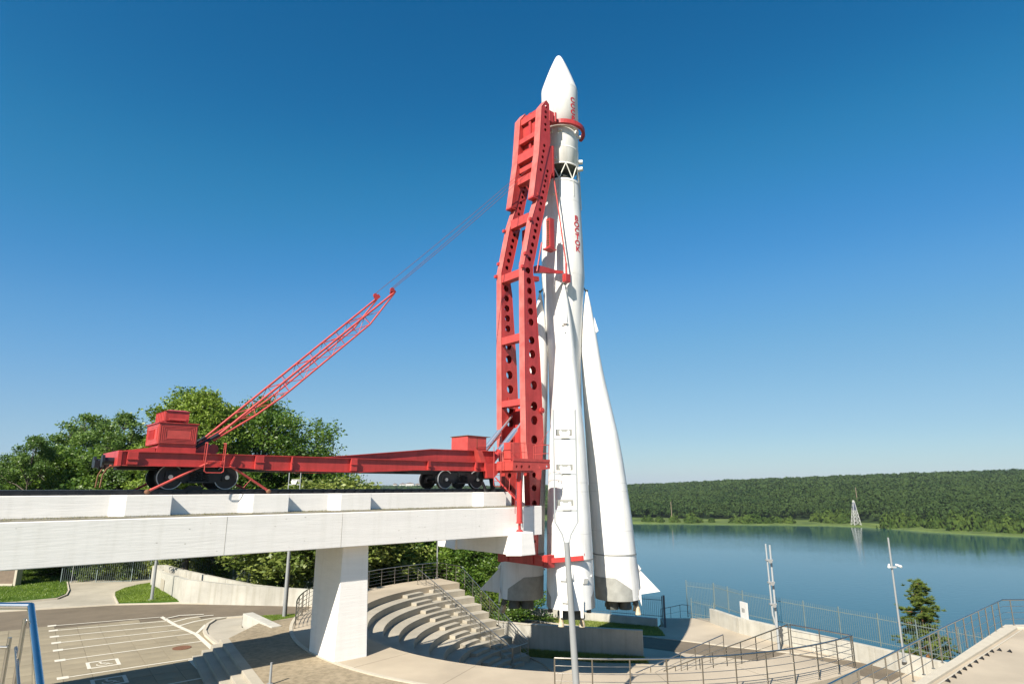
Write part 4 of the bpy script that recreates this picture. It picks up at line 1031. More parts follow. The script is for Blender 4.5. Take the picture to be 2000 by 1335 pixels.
# bogies
def make_wheel(s_, sd):
    w_ = part('wheel', MB().wheel((s_, sd * .80, .335), .425, .10).wheel((s_, sd * .80, .335), .09, .28, 14), M_black, wg)
    part('rim', MB().ringy((s_, sd * .865, .335), .432, .462, .035, 40), M_rim, w_)
    part('tread', MB().ringy((s_, sd * .79, .335), .40, .463, .115, 40), M_black, w_)
    part('flange', MB().ringy((s_, sd * .70, .335), .40, .488, .03, 40), M_black, w_)
    part('hub', MB().wheel((s_, sd * .99, .335), .082, .05, 18), M_hub, w_)
    part('axle_box', MB().box(s_ - .17, s_ + .17, min(sd * .88, sd * .95), max(sd * .88, sd * .95), .22, .46), M_black, w_)
for bs in (-21.7, -8.93):
    for ds_ in (-1.02, 1.02):
        for sd in (-1, 1): make_wheel(bs + ds_, sd)
        part('axle', MB().tube((bs + ds_, -.8, .335), (bs + ds_, .8, .335), .08, n=12), M_black, wg)
    for sd in (-1, 1):
        fr = MB().prism([(bs - 1.2, .30), (bs - .85, .30), (bs - .55, .12), (bs + .55, .12), (bs + .85, .30), (bs + 1.2, .30), (bs + 1.2, .52), (bs + .8, .60), (bs + .5, .70), (bs - .5, .70), (bs - .8, .60), (bs - 1.2, .52)], sd * .88 - .03, sd * .88 + .03)
        part('bogie_frame', fr, M_black, wg)
        for k in range(3):
            c = MB(); pr0 = None
            for i in range(37):
                a = i * 2 * pi / 8; q = Vector((bs - .24 + k * .24 + .085 * cos(a), sd * 1.0 + .085 * sin(a), .20 + i * .0095))
                if pr0 is not None: c.tube(pr0, q, .016, n=5, cap=False)
                pr0 = q
            part('coil_spring', c, mat('spring_grey', (.045, .048, .05), .35, metal=.4), wg)
        part('spring_seat', MB().box(bs - .42, bs + .42, sd * 1.0 - .12, sd * 1.0 + .12, .12, .18), M_black, wg)
    part('bolster', MB().box(bs - .2, bs + .2, -1.0, 1.0, .55, .72), M_black, wg)
    for ds_ in (-.45, .45): part('brake_shoe', MB().box(bs + ds_ - .05, bs + ds_ + .05, -.84, -.72, .2, .5), M_black, wg)
part('underframe_box', MB().box(-7.9, -7.3, -1.2, 1.2, .35, .8), M_black, wg)

# boom: two lattice arms
BASE = Vector((-21.45, 0, 1.72)); 
for sd in (-1, 1):
    y = .9 * sd
    a = Vector((-22.05, y, 1.40)); b0 = Vector((-21.35, y, 1.80)); tip = Vector((-13.43 if sd < 0 else -13.39, y, 9.62 if sd < 0 else 9.75))
    d = (tip - b0).normalized(); nrm = Vector((d.z, 0, -d.x)); L = (tip - b0).length
    part('boom_foot', MB().tube(a, b0 + d * .3, .075, n=10), M_black, wg)
    part('boom_chord', MB().tube(b0, tip, .05, n=10), M_red2, wg)
    prof = [(0, .04), (.17, .34), (.30, .46), (.80, .46), (1.0, .03)]
    lower = [b0 + d * (L * f) + nrm * o_ for f, o_ in prof]
    part('boom_chord', MB().path(lower, .042, 8), M_red2, wg)
    k = 9
    for i in range(k):
        f0 = .17 + (.88 - .17) * i / k; f1 = .17 + (.88 - .17) * (i + 1) / k
        off = lambda f: float(np.interp(f, [p[0] for p in prof], [p[1] for p in prof]))
        u0 = b0 + d * (L * f0); l0 = u0 + nrm * off(f0); u1 = b0 + d * (L * f1); l1 = u1 + nrm * off(f1)
        part('lacing', MB().tube(u0, l0, .014, n=5), M_red2, wg)
        part('lacing', MB().tube(l0 if i % 2 else u0, u1 if i % 2 else l1, .014, n=5), M_red2, wg)
        if sd < 0 and i % 2 == 0:
            q = Vector((0, 1.8, 0)); part('cross_tie', MB().tube(u0, u0 + q, .02, n=6), M_red2, wg)
            part('cross_tie', MB().tube(l0, u1 + q, .015, n=6), M_red2, wg)
            part('cross_tie', MB().tube(l0, l0 + q, .018, n=6), M_red2, wg)
    part('sheave', MB().wheel((tip.x - .12, y, tip.z + .11), .12, .08, 20), M_red, wg)
    part('sheave_cheek', MB().bar(tip - d * .25 + Vector((0, -.07 * sd, .06)), tip + d * .12 + Vector((0, -.07 * sd, .06)), .02, .2), M_red, wg)
    part('boom_bracket', MB().prism([(-22.05, 1.2), (-21.4, 1.2), (-21.5, 1.7), (-21.8, 1.75)], y - .03, y + .03), M_red, wg)
    # hoisting cables to the mast head
    for kk in (0, 1):
        p0 = Vector((tip.x - .1, y + .02, tip.z + .25 - .10 * kk)); p1 = Vector((-3.62 - .05 * kk, .38 * sd, 20.25 - .35 * kk)); pts = []
        for i in range(13):
            f = i / 12; q = p0.lerp(p1, f); q.z -= .10 * 4 * f * (1 - f); pts.append(q)
        if kk == 0 or sd < 0: part('hoist_cable', MB().path(pts, .013, 5), mat('cable_dark', (.16, .06, .07), .5), wg)
part('winch', MB().tube((-21.2, -.6, 1.45), (-21.2, .6, 1.45), .2, n=16), M_red, wg)
# front outrigger frame
part('outrigger_beam', MB().box(-6.95, -5.95, -2.9, 2.9, .72, 1.22), M_red, wg, bevel=.015)
for s_ in (-6.75, -6.3):
    pass
for sd in (-1, 1): part('front_frame', MB().prism([(-7.75, .42), (-7.3, .42), (-6.96, .74), (-6.96, 1.2), (-7.9, 1.2)], sd * 1.6, sd * 1.3), M_red, wg)
part('front_deck', MB().box(-7.9, -4.9, -1.28, 1.28, .75, 1.0), M_red, wg)
part('side_bracket', MB().box(-5.945, -4.7, -1.9, -1.3, .72, 1.2), M_red, wg)
part('platform_knee', MB().prism([(-8.3, 1.86), (-8.0, 1.86), (-7.72, 1.24), (-8.05, 1.24)], -1.42, -1.02), M_red2, wg)
pf = part('work_platform', MB().box(-7.15, -4.45, -2.95, -1.65, 1.225, 1.28), M_red2, wg)
fas = [(-7.15, 1.22), (-4.45, 1.22), (-4.45, .93), (-5.4, .82), (-7.15, .78)]
def plate(poly, holes, y0, y1, nseg=14):
    bm = bmesh.new(); E = []; loops = []
    def loop(pts):
        vs = [bm.verts.new((p[0], 0, p[1])) for p in pts]; loops.append(pts)
        for i in range(len(vs)): E.append(bm.edges.new((vs[i], vs[(i + 1) % len(vs)])))
    loop(poly)
    for (cx_, cz_, r_) in holes: loop([(cx_ + r_ * cos(2 * pi * i / nseg), cz_ + r_ * sin(2 * pi * i / nseg)) for i in range(nseg)])
    bmesh.ops.triangle_fill(bm, use_beauty=True, edges=E)
    bad = [f for f in bm.faces if any((f.calc_center_median().x - h[0]) ** 2 + (f.calc_center_median().z - h[1]) ** 2 < (h[2] * .93) ** 2 for h in holes)]
    bmesh.ops.delete(bm, geom=bad, context='FACES_ONLY')
    bm.verts.index_update(); m = MB()
    vs = [(v.co.x, v.co.z) for v in bm.verts]; fs = [[v.index for v in f.verts] for f in bm.faces]; bm.free()
    m.add([(a, y0, b_) for a, b_ in vs], fs); m.add([(a, y1, b_) for a, b_ in vs], fs)
    for pts in loops:
        n = len(pts); m.add([(p[0], y0, p[1]) for p in pts] + [(p[0], y1, p[1]) for p in pts], [(i, (i + 1) % n, n + (i + 1) % n, n + i) for i in range(n)])
    return m
part('fascia', plate(fas, [(-6.9, 1.0, .07), (-6.55, 1.0, .085), (-6.0, 1.0, .085), (-5.3, 1.02, .085), (-4.7, 1.05, .06)], -2.97, -2.95), M_red2, pf)
part('toe_board', MB().box(-7.15, -4.45, -2.975, -2.955, 1.28, 1.42), M_red2, pf)
part('end_fascia', MB().box(-7.17, -7.152, -2.95, -1.65, .8, 1.22), M_red2, pf)
def gr(p, q, r=.016): part('guard_bar', MB().tube(p, q, r, n=6), M_red2, pf)
for s_ in (-7.12, -6.3, -5.5, -4.48): gr((s_, -2.93, 1.28), (s_, -2.93, 2.22))
for z_ in (1.75, 2.22): gr((-7.12, -2.93, z_), (-4.48, -2.93, z_)); gr((-4.48, -2.93, z_), (-4.48, -1.7, z_)); gr((-7.12, -2.93, z_), (-7.12, -1.7, z_))
gr((-4.48, -1.7, 1.28), (-4.48, -1.7, 2.22)); gr((-5.2, -2.93, 2.22), (-4.48, -2.93, 3.0), .01)
part('control_cabinet', MB().box(-6.75, -6.05, -2.3, -1.75, 1.282, 2.30), M_red2, pf, bevel=.01)
ld = MB().tube((-7.42, -2.4, .1), (-7.42, -2.4, 2.0), .018).tube((-6.98, -2.98, .1), (-6.98, -2.98, 2.0), .018)
part('ladder_stile', MB().path([Vector(p) for p in ((-8.0, -2.42, 2.0), (-8.0, -2.42, .05), (-7.9, -2.42, -.02), (-7.6, -2.42, -.02), (-7.52, -2.42, .05), (-7.52, -2.42, 2.0))], .018, 8), M_red2, pf)
for z_ in (.25, .55, .85, 1.15): part('ladder_rung', MB().tube((-8.0, -2.42, z_), (-7.52, -2.42, z_), .014, n=6), M_red2, pf)
for sd in (-1, 1):
    jk = part('jack', MB().tube((-6.4, sd * 2.62, .40), (-6.4, sd * 2.62, -1.86), .155, n=20).tube((-6.4, sd * 2.62, .72), (-6.4, sd * 2.62, .35), .11, n=16).tube((-6.4, sd * 2.62, -1.88), (-6.4, sd * 2.62, -1.82), .19, n=20), M_red, wg)
    part('jack_rod', MB().tube((-6.4, sd * 2.62, -1.86), (-6.4, sd * 2.62, -2.2), .07, n=14), M_red, jk)
    part('jack_foot', MB().tube((-6.4, sd * 2.62, -2.2), (-6.4, sd * 2.62, -2.295), .13, .2, n=16), M_red, jk)
    part('jack_hose', MB().path([Vector(p) for p in ((-6.7, sd * 2.2, .5), (-6.85, sd * 2.3, -.2), (-6.6, sd * 2.5, -.5), (-6.6, sd * 2.5, -1.4))], .018, 6), M_red, jk)
    part('jack_brace', MB().bar((-7.3, sd * 1.7, .45), (-6.45, sd * 2.5, -.75), .07, .07), M_red, wg)
    y = .72 * sd
    cy = part('lift_cylinder', MB().tube((-6.15, y, 1.95), (-4.95, y, 3.15), .165, n=24).tube((-6.2, y, 1.9), (-6.1, y, 2.0), .185, n=24), M_chrome, wg)
    part('cylinder_rod', MB().tube((-4.95, y, 3.15), (-3.95, y, 4.15), .075, n=16), M_chrome, cy)
    part('cylinder_sleeve', MB().tube((-6.95, y, 1.15), (-6.15, y, 1.95), .20, .175, n=20), M_red, cy)
part('slanting_strut', MB().bar((-7.9, -1.35, .2), (-7.6, -1.35, -.3), .12, .12), M_black, wg)
part('slanting_strut', MB().bar((-7.2, -1.2, .6), (-7.0, -1.2, -.3), .3, .1), M_black, wg)
part('power_cable', MB().path([Vector((-8.1, -1.04, 2.0)), Vector((-7.3, -1.04, 2.08)), Vector((-6.9, -1.0, 2.3)), Vector((-6.2, -.8, 2.7))], .012, 6), M_black, wg)

# ================================================================ SERVICE MAST
ms = thing('service_mast', 'tall red perforated steel mast gripping the rocket', 'service mast', (-4, 0, -4), rail=True)
left = [(-4.18, -4.2), (-4.3, -2.6), (-4.42, .79), (-4.66, 2.5), (-4.73, 7.3), (-4.76, 13.15), (-4.02, 16.5), (-3.42, 18.23), (-2.94, 20.09), (-2.42, 22.05)]
right = [(-2.12, 22.2), (-1.98, 20.5), (-2.29, 20.05), (-2.68, 18.5), (-3.1, 16.8), (-3.86, 13.75), (-4.02, 13.2), (-4.02, 12.7), (-3.87, 11.9), (-3.72, 10.0), (-3.50, 7.46), (-3.28, 2.7), (-3.5, .8), (-3.66, -1.0), (-3.78, -2.65), (-3.84, -4.2)]
HL = [(-4.3, 11.56, .17), (-4.27, 10.92, .175), (-4.22, 10.28, .18), (-4.19, 9.61, .18), (-4.14, 8.5, .19), (-4.11, 7.66, .2), (-4.06, 6.69, .21), (-4.0, 5.8, .21), (-3.99, 4.56, .21), (-3.98, 3.74, .21), (-4.0, 2.62, .2), (-4.04, .62, .12), (-4.05, -.1, .14), (-4.04, -.95, .14), (-4.03, -3.0, .06),
      (-4.42, 12.85, .165), (-4.35, 12.2, .17), (-4.28, 13.62, .13), (-4.14, 14.14, .13), (-4.01, 14.63, .13), (-3.87, 15.16, .125), (-3.76, 15.62, .125), (-3.64, 16.06, .12), (-3.51, 16.51, .12), (-3.33, 17.2, .105), (-3.24, 17.65, .105), (-3.14, 18.09, .105), (-3.03, 18.53, .105), (-2.90, 18.99, .10), (-2.81, 19.39, .10), (-2.71, 19.78, .10), (-2.6, 20.17, .10)]
UL = [(-3.12, 24.72), (-3.40, 21.33), (-3.93, 17.95)]
UR = [(-3.52, 18.02), (-2.96, 20.08), (-2.33, 22.34), (-2.40, 25.2), (-2.66, 25.38)]
HU = [(-2.70, 24.88, .10), (-2.74, 24.46, .10), (-2.76, 24.06, .10), (-2.79, 23.5, .10), (-2.8, 23.1, .10), (-2.91, 21.89, .10), (-2.99, 21.45, .10), (-3.08, 21.0, .10), (-3.15, 20.59, .10), (-3.27, 20.01, .10)]
HL = [(a, b, r * (1.28 if b < 9 else 1.22 if b < 13 else 1.12)) for a, b, r in HL]; HU = [(a, b, r * 1.12) for a, b, r in HU]
M_sheen = mat('red_painted_sheen', (.60, .175, .15), .5, var=.25, scale=1.2, col2=(.52, .10, .085), streak=.1)  # mast red made paler: sunlit sheen of the flanges painted into the colour
for sd in (-1, 1):
    yo, yi = sd * 1.27, sd * .85
    gp = None
    for (ya, yb) in ((yo, yo - sd * .02), (yi + sd * .02, yi)):
        part('side_plate', plate(left + right, HL, ya, yb), M_red, ms)
        e = .045 * sd * (1 if ya == yo else -1)
        part('head_plate', plate([UR[i] for i in range(len(UR))] + UL, HU, ya + e, yb + e), M_red, ms)
    # front and rear flanges close the box
    def strip(pts, t_, off):
        m = MB()
        for p, q in zip(pts[:-1], pts[1:]): m.add([(p[0] + off, yi - sd * .02, p[1]), (p[0] + off, yo + sd * .02, p[1]), (q[0] + off, yo + sd * .02, q[1]), (q[0] + off, yi - sd * .02, q[1]),
                                                 (p[0] + off + t_, yi - sd * .02, p[1]), (p[0] + off + t_, yo + sd * .02, p[1]), (q[0] + off + t_, yo + sd * .02, q[1]), (q[0] + off + t_, yi - sd * .02, q[1])],
                                                [(0, 1, 2, 3), (4, 7, 6, 5), (0, 4, 5, 1), (2, 6, 7, 3), (1, 5, 6, 2), (0, 3, 7, 4)])
        return m
    part('front_flange', strip(left[2:], .02, -.023), M_sheen, ms)
    part('front_flange', strip(left[:3], .02, -.023), M_red, ms)
    part('rear_flange', strip(right, -.02, .023), M_red, ms)
    up_ = MB(); pts = [UL[2], UL[1], UL[0], (-2.66, 25.38)]
    for p, q in zip(pts[:-1], pts[1:]): up_.add([(p[0] - .03, yi - sd * .06, p[1]), (p[0] - .03, yo + sd * .06, p[1]), (q[0] - .03, yo + sd * .06, q[1]), (q[0] - .03, yi - sd * .06, q[1]),
                                                (p[0] - .012, yi - sd * .06, p[1]), (p[0] - .012, yo + sd * .06, p[1]), (q[0] - .012, yo + sd * .06, q[1]), (q[0] - .012, yi - sd * .06, q[1])],
                                               [(0, 1, 2, 3), (4, 7, 6, 5), (0, 4, 5, 1), (2, 6, 7, 3), (1, 5, 6, 2), (0, 3, 7, 4)])
    part('head_flange', up_, M_sheen, ms)
    part('head_rear_flange', strip([(-3.52, 18.02), (-2.96, 20.08), (-2.50, 21.9), (-2.40, 22.4), (-2.42, 25.2)], -.02, .023), M_red, ms)
    part('head_foot', MB().box(-3.98, -3.55, min(yi, yo) - .05, max(yi, yo) + .05, 17.86, 17.95), M_red, ms)
    for (s_, z_) in ((-4.82, 13.0), (-4.15, 16.3), (-3.5, 18.2), (-4.6, 13.9)):
        part('bolt_lug', MB().box(s_ - .12, s_ + .03, yo - .09, yo + .09, z_ - .09, z_ + .09), M_red, ms)
for (z0_, z1_, s0_, s1_) in ((8.48, 8.95, -4.72, -4.25), (4.62, 5.0, -4.7, -4.2), (12.5, 13.0, -4.74, -4.25), (16.35, 16.95, -3.98, -3.6), (19.68, 20.15, -3.38, -2.9), (20.6, 20.95, -3.2, -2.8), (21.25, 21.9, -3.36, -2.9), (22.75, 23.1, -3.22, -2.9), (24.3, 24.75, -3.05, -2.75)):
    part('cross_beam', MB().box(s0_, s1_, -.845, .845, z0_, z1_), M_red2, ms, bevel=.01)
part('back_panel', MB().box(-2.86, -2.82, -.845, .845, 21.9, 25.0), M_red, ms)
part('back_panel_rib', MB().box(-3.0, -2.862, -.1, .1, 21.92, 24.9), M_red, ms)
part('lower_panel', MB().box(-3.62, -3.56, -.845, .845, 1.5, 4.6), M_red, ms)
for sd in (-1, 1):
    part('gusset', MB().prism([(-4.2, 4.6), (-4.2, 5.3), (-3.6, 4.6)], sd * .80 - .02, sd * .80 + .02), M_red, ms)
    part('pulley', MB().wheel((-3.42, sd * 1.33, 4.35), .17, .10, 18).wheel((-3.42, sd * 1.4, 4.35), .06, .08, 10), M_red, ms)
    # long tapered splice plates overlapping the bend
    part('splice_plate', MB().prism([(-3.92, 17.6), (-3.05, 20.3), (-2.0, 20.6), (-2.0, 22.3), (-2.35, 22.3), (-2.95, 20.0), (-3.5, 18.0)], sd * 1.345 - .008, sd * 1.345 + .008) if False else MB().box(-2.12, -2.0, sd * 1.28 - .02, sd * 1.28 + .02, 20.0, 22.2), M_red, ms)
    part('toothed_rack', MB().box(-1.97, -1.9, sd * 1.06 - .12, sd * 1.06 + .12, 20.0, 22.0), M_red, ms)
for z_ in np.arange(20.1, 21.95, .14): part('rack_tooth', MB().box(-1.898, -1.86, -1.16, -.96, float(z_), float(z_) + .07), M_red, ms)
part('side_cabinet', MB().box(-2.75, -2.35, -1.55, -1.22, 14.75, 16.75), M_red, ms, bevel=.01)
part('cabinet_floor', MB().box(-2.95, -2.25, -1.6, -1.1, 14.6, 14.7), M_red, ms)
part('side_cabinet', MB().box(-3.2, -2.75, .2, .6, 14.2, 16.4), M_red, ms, bevel=.01)
part('cabinet_floor', MB().box(-3.4, -2.6, .1, .7, 14.05, 14.15), M_red, ms)
for z_ in np.arange(14.9, 16.6, .16): part('cabinet_rivet', MB().box(-2.79, -2.752, -1.48, -1.3, float(z_), float(z_) + .08), M_rust, ms)
# arm at mid height and the lower cradle
part('mid_arm', MB().add([(-3.5, -1.2, 13.0), (-3.5, -.8, 13.0), (-1.4, -1.35, 13.35), (-1.4, -1.2, 13.35), (-3.5, -1.2, 13.45), (-3.5, -.8, 13.45), (-1.4, -1.35, 13.5), (-1.4, -1.2, 13.5)], [(0, 1, 2, 3), (4, 7, 6, 5), (0, 4, 5, 1), (1, 5, 6, 2), (2, 6, 7, 3), (3, 7, 4, 0)]), M_red, ms)
part('mid_arm', MB().bar((-3.7, .3, 13.0), (-2.1, .3, 13.2), .3, .3), M_red, ms)
part('mid_rod', MB().tube((-3.6, -1.2, 13.0), (-3.2, -1.25, 15.0), .05, n=8), M_red, ms)
part('cradle_beam', MB().box(-4.15, -3.75, -2.0, 1.55, -4.25, -3.72), M_red, ms, bevel=.01)
part('cradle_lug', MB().box(-4.1, -3.55, -2.32, -2.005, -4.32, -3.66), M_red, ms, bevel=.01)
part('cradle_lug', MB().box(-4.1, -3.55, 1.555, 1.85, -4.32, -3.66), M_red, ms, bevel=.01)
# arms from the cradle to the rocket
def from_world(x, y): dx, dy = x - RX, y - RY; return (dx * CA + dy * SA, -dx * SA + dy * CA)
q = from_world(3.9, 35.4)
part('cradle_arm', MB().bar((-3.8, -2.2, -3.95), (q[0], q[1], -3.80), .16, .24), M_red, ms)
part('cradle_clip', MB().bar((-2.6, -2.95, -3.70), (-2.1, -3.2, -3.68), .12, .14), M_red, ms)
part('cradle_arm', MB().bar((-3.8, 1.8, -3.95), (-1.6, 3.9, -3.85), .16, .24), M_red, ms)
# ring clamp round the fairing foot
def rect_ring(cx_, cy_, rad, w_, h_, z_, a0, a1, n):
    m = MB(); vs = []; fs = []
    for i in range(n + 1):
        a = a0 + (a1 - a0) * i / n
        for (dr, dz) in ((-w_ / 2, -h_ / 2), (w_ / 2, -h_ / 2), (w_ / 2, h_ / 2), (-w_ / 2, h_ / 2)): vs.append((cx_ + (rad + dr) * cos(a), cy_ + (rad + dr) * sin(a), z_ + dz))
    for i in range(n):
        for j in range(4): fs.append((i * 4 + j, i * 4 + (j + 1) % 4, (i + 1) * 4 + (j + 1) % 4, (i + 1) * 4 + j))
    fs += [(0, 1, 2, 3), (n * 4 + 3, n * 4 + 2, n * 4 + 1, n * 4)]
    return m.add(vs, fs)
zc = 24.5
part('clamp_ring', rect_ring(0, 0, 1.66, .22, .30, zc, radians(232) - AL, radians(385) - AL, 22), M_red, ms)
part('clamp_ring', rect_ring(0, 0, 1.66, .22, .30, zc, radians(85) - AL, radians(160) - AL, 12), M_red, ms)
a = radians(232) - AL
part('clamp_arm', MB().bar((-2.3, -1.15, 24.35), (1.66 * cos(a), 1.66 * sin(a), zc), .26, .34), M_red, ms)
part('clamp_hinge', MB().box(-2.42, -2.02, -1.34, -.86, 23.95, 24.75), M_red, ms, bevel=.01)
part('clamp_hinge', MB().tube((-1.75, -1.2, 24.15), (-1.75, -1.2, 24.85), .12, n=12), M_red, ms)
a = radians(160) - AL
part('clamp_arm', MB().bar((-2.3, 1.15, 24.35), (1.66 * cos(a), 1.66 * sin(a), zc), .26, .34), M_red, ms)
# hanging rod with turnbuckle down to the front booster
tw = from_world(3.50, 37.72)
rt = Vector((-1.88, -1.1, 20.2)); rbm = Vector((tw[0], tw[1], 14.0))
part('hanging_rod', MB().tube(rt, rbm, .05, n=8), M_red2, ms)
part('turnbuckle', MB().tube(rbm, rbm + Vector((0, 0, -.75)), .07, n=8), M_red, ms)
part('hanger_block', MB().box(tw[0] - .22, tw[0] + .22, tw[1] - .16, tw[1] + .16, 12.72, 13.26), M_red, ms, bevel=.02)
# thin guard wires of the cabinet
for z_ in (15.0, 15.9, 16.75): part('guard_wire', MB().path([Vector((-2.3, -1.5, z_)), Vector((-1.75, -1.62, z_ - .05)), Vector((-1.45, -1.25, z_ - .05)), Vector((-1.3, -.75, z_))], .009, 5), mat('wire', (.3, .25, .25), .5), ms)

# ================================================================ ROCKET
rk = thing('rocket', 'tall white launch rocket with four conical boosters and red lettering', 'rocket', (RX, RY, -7.5))
def lathe_w(prof, n=64, cx_=RX, cy_=RY, capb=True, capt=True): return MB().loft([(cx_, cy_, z, r) for z, r in prof], n, capb, capt)
core = part('core_stage', lathe_w([(-6.6, 1.02), (4, 1.02), (8, 1.08), (10, 1.17), (12, 1.31), (13.2, 1.41), (13.62, 1.45), (13.9, 1.45), (16, 1.41), (19, 1.31), (20.42, 1.27)]), M_white, rk)
part('collar', lathe_w([(20.3, 1.30), (20.46, 1.30)]), M_white, core)
part('dome', lathe_w([(20.44, 1.2), (20.62, .95), (20.76, .5), (20.8, .05)]), M_dark, core)
for z_ in (13.62, 16.2, 18.9): part('seam_ring', lathe_w([(z_ - .015, float(np.interp(z_, [13.6, 16, 19, 21], [1.45, 1.41, 1.31, 1.26])) + .006), (z_ + .015, float(np.interp(z_, [13.6, 16, 19, 21], [1.45, 1.41, 1.31, 1.26])) + .006)]), M_white, core)
up = part('upper_stage', lathe_w([(21.58, 1.22), (21.6, 1.25), (24.5, 1.25)]), M_white, rk)
for z_ in (21.63, 22.9, 23.85): part('seam_ring', lathe_w([(z_ - .04, 1.265), (z_ + .04, 1.265)]), M_white, up)
part('engine_bell', lathe_w([(20.85, .75), (21.2, .55), (21.6, .35)]), M_dark, up)
part('engine_bay', lathe_w([(21.3, .9), (21.58, 1.19)]), M_dark, up)
for i in range(8):
    a0 = 2 * pi * i / 8 + .2; a1 = a0 + 2 * pi / 16
    lo = (RX + 1.25 * cos(a1), RY + 1.25 * sin(a1), 20.46)
    for aa in (a0, a0 + 2 * pi / 8): part('truss_strut', MB().tube(lo, (RX + 1.24 * cos(aa), RY + 1.24 * sin(aa), 21.6), .042, n=8), M_truss, rk)
fr_prof = [(24.4, 1.25), (24.42, 1.31), (27.88, 1.31), (27.98, 1.29), (28.5, 1.12), (29.05, .93), (29.6, .73), (30.1, .53), (30.5, .36), (30.72, .26), (30.88, .15), (30.94, .07), (30.96, .01)]
fairing = part('nose_fairing', lathe_w(fr_prof, 72), M_white, rk)
for z_ in (24.52, 27.80): part('seam_ring', lathe_w([(z_ - .012, 1.316), (z_ + .012, 1.316)], 72), M_white, fairing)
def on_skin(a, r, z): return (RX + r * cos(a), RY + r * sin(a), z)
for (a, r, z, rr_, ll) in ((radians(-8), 1.25, 22.2, .17, .36), (radians(-20), 1.25, 21.5, .17, .42), (radians(-5), 1.25, 24.2, .12, .25)):
    part('thruster_pod', MB().tube(on_skin(a, r - .05, z), on_skin(a, r + ll * .8, z), rr_, rr_ * .9, n=14), M_hub, rk)
for (a, r, z, w_, h_) in ((radians(-112), 1.3, 19.4, .34, .26), (radians(-112), 1.25, 21.95, .2, .16), (radians(-125), 1.25, 24.1, .3, .22), (radians(-95), 1.25, 24.1, .26, .22), (radians(-35), 1.25, 24.15, .2, .3)):
    p = Vector(on_skin(a, r, z)); q = Vector(on_skin(a, r + .14, z)); part('access_box', MB().bar(p, q, w_, h_), M_hub, rk)
part('cable_duct', MB().path([Vector(on_skin(radians(-100 + i * .0), float(np.interp(z, [13.6, 16, 19, 21], [1.45, 1.41, 1.31, 1.26])) + .02, z)) for i, z in enumerate((20.3, 19, 16, 13.8))], .035, 6), M_white, core)
part('cable_duct', MB().path([Vector(on_skin(radians(-3), float(np.interp(z, [13.6, 16, 19, 21], [1.45, 1.41, 1.31, 1.26])) + .04, z)) for z in (21.6, 20.6, 19.4, 18.6)], .035, 6), M_white, core)
part('cable_duct', MB().path([Vector(on_skin(radians(-55), float(np.interp(z, [13.6, 16, 19, 21], [1.45, 1.41, 1.31, 1.26])) + .02, z)) for z in (20.4, 19.8, 19.2)], .018, 5), M_truss, core)
# engines of the core
for i in range(4):
    a = pi / 4 + i * pi / 2
    part('main_nozzle', MB().loft([(RX + .42 * cos(a), RY + .42 * sin(a), z, r) for z, r in ((-6.6, .18), (-6.85, .24), (-7.2, .34))], 20, False, False), M_dark, core)
for i in range(4):
    a = i * pi / 2 - radians(3.5)
    part('vernier_nozzle', MB().loft([(RX + 1.15 * cos(a), RY + 1.15 * sin(a), z, r) for z, r in ((-6.6, .07), (-7.0, .10), (-7.35, .16))], 16), M_dark, core)

# one booster in its own frame: x points outwards
def bprof(z):
    zs = [-6.5, -4, -2, 0, 1.6, 3.15, 5.2, 6.85, 8.3, 10.2, 11.8, 12.7]
    return float(np.interp(z, zs, [2.90, 2.79, 2.68, 2.54, 2.41, 2.265, 2.02, 1.83, 1.70, 1.62, 1.58, 1.56])), float(np.interp(z, zs, [1.33, 1.30, 1.26, 1.18, 1.12, 1.03, .86, .72, .61, .44, .24, .06]))
ORG['__b'] = (0, 0, -7.5)
class _P: name = '__b'
def bmesh_part(name, mb, m): return mesh_of(mb, name, m, (0, 0, -7.5))
zsb = list(np.linspace(-6.5, -4.0, 4)) + list(np.linspace(-3.4, 12.7, 30))
body_me = bmesh_part('booster', MB().loft([(bprof(z)[0], 0, z, bprof(z)[1]) for z in zsb], 72), M_white)
cone_me = bmesh_part('nose_socket', MB().ball((1.56, 0, 12.75), .10, 12, 8).tube((1.50, 0, 12.75), (1.3, 0, 13.1), .045), M_dark)
hs = MB(); nn_ = 60; vs = []; fs = []
for i in range(nn_ + 1):
    ph = radians(-125 + 250 * i / nn_); ap_ = abs(math.degrees(ph))
    zt2 = -5.22 if ap_ < 82 else -5.22 - (ap_ - 82) / 43 * .68
    for z in (-6.51, zt2):
        c_, r_ = bprof(z); r_ += .012; vs.append((c_ - r_ * cos(ph), r_ * sin(ph), z))
for i in range(nn_): fs.append((2 * i, 2 * i + 2, 2 * i + 3, 2 * i + 1))
heat_me = bmesh_part('heat_shield', hs.add(vs, fs, True), M_soot)
def band(z, h, e): c0, r0 = bprof(z - h / 2); c1, r1 = bprof(z + h / 2); return MB().loft([(c0, 0, z - h / 2, r0 + e), (c1, 0, z + h / 2, r1 + e)], 56)
band_me = bmesh_part('belt', band(-3.97, .07, .03), mat('belt_grey', (.30, .30, .28), .6))
seam_mes = [bmesh_part('seam', band(z, .022, .007), mat('seam_grey', (.62, .61, .58), .6)) for z in (-2.6, -.3, .2)]
fin_me = bmesh_part('fin', MB().prism([(4.08, -4.72), (5.42, -6.12), (4.22, -6.30), (4.15, -5.6)], -.05, .05), M_white)
cov_me = bmesh_part('fin_cover', MB().add([(4.0, -.2, -4.35), (4.0, .2, -4.35), (4.22, .16, -4.95), (4.22, -.16, -4.95), (4.36, -.06, -4.85), (4.36, .06, -4.85)], [(0, 1, 5, 4), (2, 3, 4, 5), (0, 4, 3), (1, 2, 5), (0, 3, 2, 1)]), M_white)
